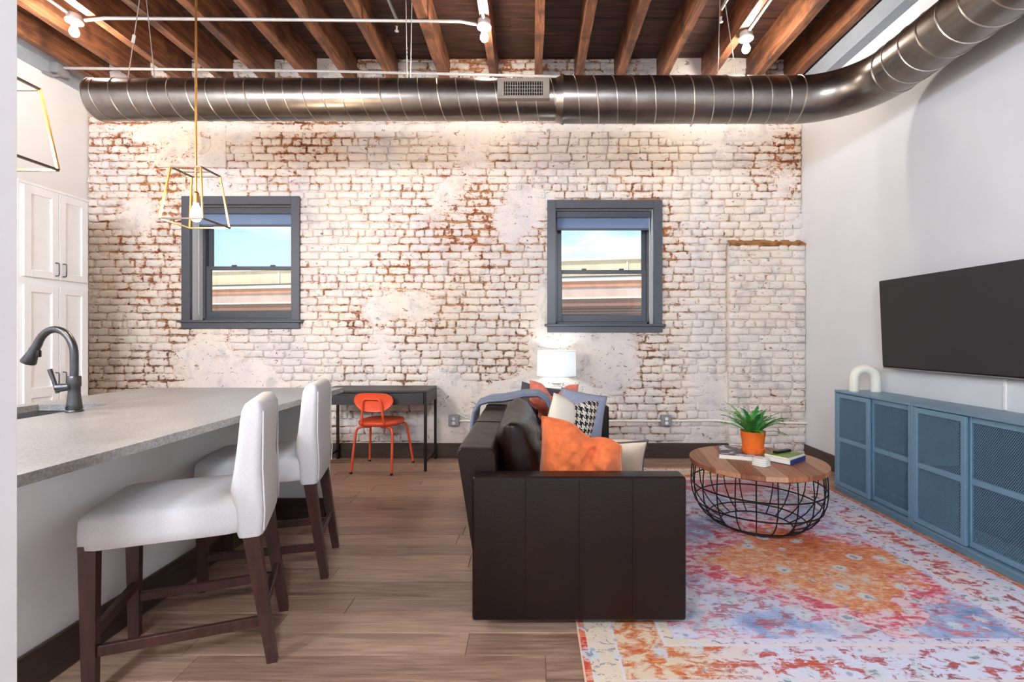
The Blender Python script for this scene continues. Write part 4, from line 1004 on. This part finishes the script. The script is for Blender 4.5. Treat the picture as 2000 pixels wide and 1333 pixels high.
tag(mb.build('throw_blanket', M_throw, angle=120), 'slate blue knitted throw folded over the sofa back', 'blanket')

# side table and lamp behind the far arm
st = thing('side_table', 'small dark side table behind the sofa, under the lamp', 'table', (.245, 4.86, 0))
MB().lathe([(.20, .46), (.205, .465), (.205, .48), (.20, .485)], 32).build('table_top', M_desk, st)
for k in range(3): a = R(90 + 120 * k); MB().tube([(.15 * math.cos(a), .15 * math.sin(a), .462), (.17 * math.cos(a), .17 * math.sin(a), 0)], .011, 8).build('leg', M_black, st)
lp = thing('table_lamp', 'white table lamp with drum shade and stacked disc base', 'lamp', (.24, 4.86, .485))
pr = [(.075, 0), (.08, .006), (.08, .016), (.03, .022)]
for k in range(6):
    z = .035 + k * .052; r_ = [.088, .092, .09, .084, .076, .066][k]; pr += [(.028, z), (r_ * .8, z + .012), (r_, z + .022), (r_ * .85, z + .032), (.03, z + .042)]
pr += [(.012, .36), (.010, .42)]
MB().lathe(pr, 36).build('base', M_porc, lp)
sh = MB().lathe([(.196, .385), (.192, .636)], 48); sh.f = sh.f[:-2]; sh.mi = sh.mi[:-2]
sh.lathe([(.193, .386), (.189, .635)], 48); sh.f = sh.f[:-2]; sh.mi = sh.mi[:-2]
sho = sh.build('shade', M_shade, lp, angle=80)
MB().tube([(.194 * math.cos(a), .194 * math.sin(a), .386) for a in [2 * math.pi * k / 40 for k in range(40)]], .003, 6, closed=True).build('shade_rim', M_white_plastic, sho)
MB().tube([(.190 * math.cos(a), .190 * math.sin(a), .636) for a in [2 * math.pi * k / 40 for k in range(40)]], .003, 6, closed=True).build('shade_rim', M_white_plastic, sho)
MB().lathe([(.003, .46), (.02, .465), (.03, .485), (.03, .505), (.02, .535), (.012, .55)], 14).build('bulb', M_lbulb, lp)
MB().tube([(0, 0, .42), (.04, 0, .44), (.045, 0, .60), (0, 0, .63)], .002, 6).tube([(0, 0, .42), (-.04, 0, .44), (-.045, 0, .60), (0, 0, .63), (0, 0, .65)], .002, 6).build('harp', M_brass, lp)

# coffee table
CTX, CTY, CTR, CTZ = 1.495, 3.25, .426, .44
tb = thing('coffee_table', 'round plank-topped coffee table on a black wire basket', 'table', (CTX, CTY, .0095))
ang = R(82); ca, sa = math.cos(ang), math.sin(ang); pwd = .125; k0 = -CTR
while k0 < CTR - .005:
    a, c_ = k0 + .001, min(k0 + pwd, CTR) - .001; pts = []
    for i in range(13):
        q = a + (c_ - a) * i / 12; pts.append((math.sqrt(max(0, CTR ** 2 - q * q)), q))
    pts += [(-p[0], p[1]) for p in pts[::-1]]
    pts = [(p[0] * ca - p[1] * sa, p[0] * sa + p[1] * ca) for p in pts]
    MB().prism(pts, .402, .430 + random.uniform(-.0006, .0006), 'z').build('plank', M_ttops[int(round((k0 + CTR) / pwd)) % 5], tb, smooth=False)
    k0 += pwd
prof = [(.405, .400), (.412, .33), (.414, .26), (.405, .19), (.38, .125), (.335, .07), (.28, .03), (.222, .006)]
NW = 22
for k in range(NW):
    a = 2 * math.pi * k / NW; MB().tube([(r_ * math.cos(a), r_ * math.sin(a), z) for r_, z in prof], .0042, 6, caps=False).build('wire', M_black, tb)
for r_, z in ((.405, .398), (.413, .27), (.391, .15), (.30, .042), (.222, .006)):
    MB().tube([(r_ * math.cos(a), r_ * math.sin(a), z) for a in [2 * math.pi * k / 48 for k in range(48)]], .005, 6, closed=True).build('ring', M_black, tb)
TZ = .0095 + .4306
def bx(m, w_, d_, z0, z1, r=.002): return m.rbox(-w_ / 2, w_ / 2, -d_ / 2, d_ / 2, z0, z1, r, 1)
def book(name, label, x, y_, z, rz, w_, d_, t_, cover, spine=None):
    t = thing(name, label, 'book', (x, y_, z), rz, 'books on the coffee table')
    bx(MB(), w_ - .008, d_ - .008, .003, t_ - .003, .001).build('pages', M_paper, t)
    bx(MB(), w_, d_, t_ - .003, t_, .001).build('front_cover', cover, t); bx(MB(), w_, d_, 0, .003, .001).build('back_cover', spine or cover, t)
    MB().rbox(w_ / 2 - .004, w_ / 2, -d_ / 2, d_ / 2, 0, t_, .001, 1).build('spine', spine or cover, t)
    return t
book('coffee_table_book', 'large white-edged photo book under the potted fern', 1.425, 3.365, TZ, R(-22), .25, .29, .030, M_cover, M_paper)
book('navy_book', 'navy and white book at the bottom of the right-hand pile', 1.672, 3.222, TZ, R(-52), .17, .215, .032, M_paper, M_navy)
book('green_book', 'thin green book on top of the navy one', 1.672, 3.230, TZ + .0322, R(-54), .165, .21, .014, M_greenbook, M_paper)
rm = thing('remote_control', 'black remote control lying on the green book', 'remote', (1.668, 3.25, TZ + .0465), R(28))
bx(MB(), .15, .04, 0, .016, .006).build('remote_body', M_black, rm)
for i in range(5):
    for j in range(2): MB().lathe([(.004, .016), (.004, .0175), (.002, .018)], 8, (-.05 + .022 * i, -.008 + .016 * j)).build('button', M_grey_plastic, rm)
for k in range(4):
    tag(MB().loft([(0, 0, 0, .038, .038), (.003, 0, 0, .046, .046), (.009, 0, 0, .046, .046), (.012, 0, 0, .038, .038)], 28, 5).build('coaster', M_coaster, None, (1.455 + random.uniform(-.003, .003), 3.10 + random.uniform(-.003, .003), TZ + .0122 * k), rot=(0, 0, R(35 + 4 * k))),
        ['bottom white coaster of the small stack', 'second white coaster from the bottom of the stack', 'third white coaster from the bottom of the stack', 'top white coaster of the small stack'][k], 'coaster', 'stack of white coasters')
pl = thing('potted_fern', 'green fern in an orange pot standing on the photo book', 'plant', (1.50, 3.31, TZ + .030))
MB().lathe([(.066, 0), (.07, .004), (.075, .03), (.076, .034), (.07, .036)], 36).build('saucer', M_pot, pl)
MB().lathe([(.060, .006), (.066, .036), (.080, .146), (.083, .15), (.078, .15), (.073, .132), (.02, .131)], 36).build('pot', M_pot, pl)
MB().lathe([(.073, .128), (.074, .134), (.02, .138)], 24).build('soil', M_soil, pl)
rf = random.Random(5)
for k in range(34):
    a = 2 * math.pi * k / 34 + rf.uniform(-.15, .15); ln = rf.uniform(.17, .29); el = rf.uniform(.35, 1.2)
    if k % 5 == 0: el = rf.uniform(1.1, 1.45); ln = rf.uniform(.14, .2)
    pts = []; NS = 12
    for i in range(NS + 1):
        s_ = i / NS; e_ = el - 0.75 * s_ * s_; 
        if i == 0: p = Vector((.02 * math.cos(a), .02 * math.sin(a), .13))
        else: p = pts[-1] + Vector((math.cos(a) * math.cos(e_), math.sin(a) * math.cos(e_), math.sin(e_))) * ln / NS
        pts.append(p)
    m = MB().tube(pts, [.0016] * (NS + 1), 4, caps=False)
    side = Vector((-math.sin(a), math.cos(a), 0))
    for i in range(2, NS + 1):
        for sub in (0, .5):
            p = pts[i] if sub == 0 else (pts[i] + pts[i - 1]) / 2
            d = (pts[i] - pts[i - 1]).normalized(); lw = .022 * math.sin(math.pi * min(1, (i - sub) / NS * .92 + .06)) + .004
            for s_ in (-1, 1):
                tip = p + side * s_ * lw + d * lw * .5 + Vector((0, 0, rf.uniform(-.003, .004))); w2 = d * .0042
                m.add([p - w2, p + w2, (p + tip) / 2 + w2 * 1.1, tip, (p + tip) / 2 - w2 * 1.1], [(0, 1, 2, 3, 4)])
    m.build('frond', M_leaf, pl, smooth=False)

# media console: two units of two mesh doors
CF, CT = 2.485, .822
def console(y0_, label):
    t = thing('media_cabinet', label, 'cabinet', (CF, y0_, 0), group='blue-grey metal mesh cabinets')
    W_ = .80; dp = XR - .0205 - CF
    MB().rbox(0, dp, 0, W_, .805, CT, .003, 1).build('top', M_teal, t)
    MB().box(.004, dp, .0005, .018, .03, .805).build('side_panel', M_teal, t); MB().box(.004, dp, W_ - .018, W_ - .0005, .03, .805).build('side_panel', M_teal, t)
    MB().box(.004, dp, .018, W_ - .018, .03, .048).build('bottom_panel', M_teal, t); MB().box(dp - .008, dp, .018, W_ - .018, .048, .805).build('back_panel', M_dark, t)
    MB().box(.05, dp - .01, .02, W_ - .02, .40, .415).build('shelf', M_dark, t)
    MB().box(.012, dp, 0.001, W_ - .001, 0, .03).build('plinth', M_teal, t)
    for k, (a, c_, xo) in enumerate(((W_ - .405, W_ - .018, .0045), (.018, .42, .030))):      # far door runs in front
        st = .034; m = MB(); z0, z1 = .052, .80; zm = .43
        for q in ((a, a + st, z0, z1), (c_ - st, c_, z0, z1), (a + st, c_ - st, z0, z0 + st), (a + st, c_ - st, z1 - st, z1), (a + st, c_ - st, zm - .017, zm + .017)): m.rbox(xo, xo + .018, q[0], q[1], q[2], q[3], .002, 1)
        d = m.build('sliding_door', M_teal, t)
        for e, f_ in ((z0 + st, zm - .017), (zm + .017, z1 - st)):
            mm = MB(); ya, yb = a + st, c_ - st; Wd, Hd = yb - ya, f_ - e; p = .0125; s_ = 1.45
            # expanded metal: two families of slanting strands
            for fam in (1, -1):
                q = -Hd / s_
                while q < Wd:
                    # strand y = q + z/s_
                    za, zb = max(0, -q * s_), min(Hd, (Wd - q) * s_)
                    if zb > za + .002:
                        A = (q + za / s_, za); B_ = (q + zb / s_, zb)
                        if fam < 0: A, B_ = (Wd - A[0], A[1]), (Wd - B_[0], B_[1])
                        hw = .0011; x0 = xo + .007; x1 = xo + .0095
                        mm.add([(x0, ya + A[0] - hw, e + A[1]), (x0, ya + A[0] + hw, e + A[1]), (x0, ya + B_[0] + hw, e + B_[1]), (x0, ya + B_[0] - hw, e + B_[1]),
                                (x1, ya + A[0] - hw, e + A[1]), (x1, ya + A[0] + hw, e + A[1]), (x1, ya + B_[0] + hw, e + B_[1]), (x1, ya + B_[0] - hw, e + B_[1])], [(0, 1, 2, 3), (0, 3, 7, 4), (1, 5, 6, 2), (4, 7, 6, 5)])
                    q += p
            mm.build('mesh_panel', M_teal, d, smooth=False)
console(3.205, 'blue-grey mesh-door cabinet nearer the brick wall, holding the arch'); console(2.402, 'blue-grey mesh-door cabinet nearer the viewer, under the television')

arcp = [(-.076, 0, 0), (-.076, 0, .06), (-.076, 0, .105)] + [(-.076 * math.cos(a), 0, .105 + .076 * math.sin(a)) for a in [R(180) * k / 14 for k in range(1, 14)]] + [(.076, 0, .105), (.076, 0, .06), (.076, 0, 0)]
tag(MB().tube(arcp, .036, 20).build('arch_ornament', M_cream, None, (2.655, 3.885, CT + .0005), rot=(0, 0, R(-14))), 'cream ceramic arch ornament standing on the cabinet', 'ornament')

# television, hung with a slight forward tilt
tv = thing('television', 'large wall-mounted television with a blank dark screen', 'television', (2.765, 3.175, 1.36)); tv.rotation_euler = (0, R(-2.6), R(1.6))
MB().rbox(-.03, .0, -.62, .62, -.335, .335, .004, 1).build('tv_body', M_black, tv)
MB().box(-.0325, -.0302, -.616, .616, -.325, .331).build('screen', M_screen, tv)
MB().rbox(-.034, -.004, -.62, .62, -.347, -.335, .003, 1).build('lower_bezel', M_silver, tv)
MB().rbox(-.002, .04, -.18, .18, -.12, .12, .004, 1).build('wall_mount', M_black, tv)
tag(MB().rbox(XR - .012, XR - .0005, 2.885, 2.905, CT, 1.02, .003, 1).build('cable_cover', M_white_plastic), 'white cable cover on the wall between television and cabinet', 'cable cover')
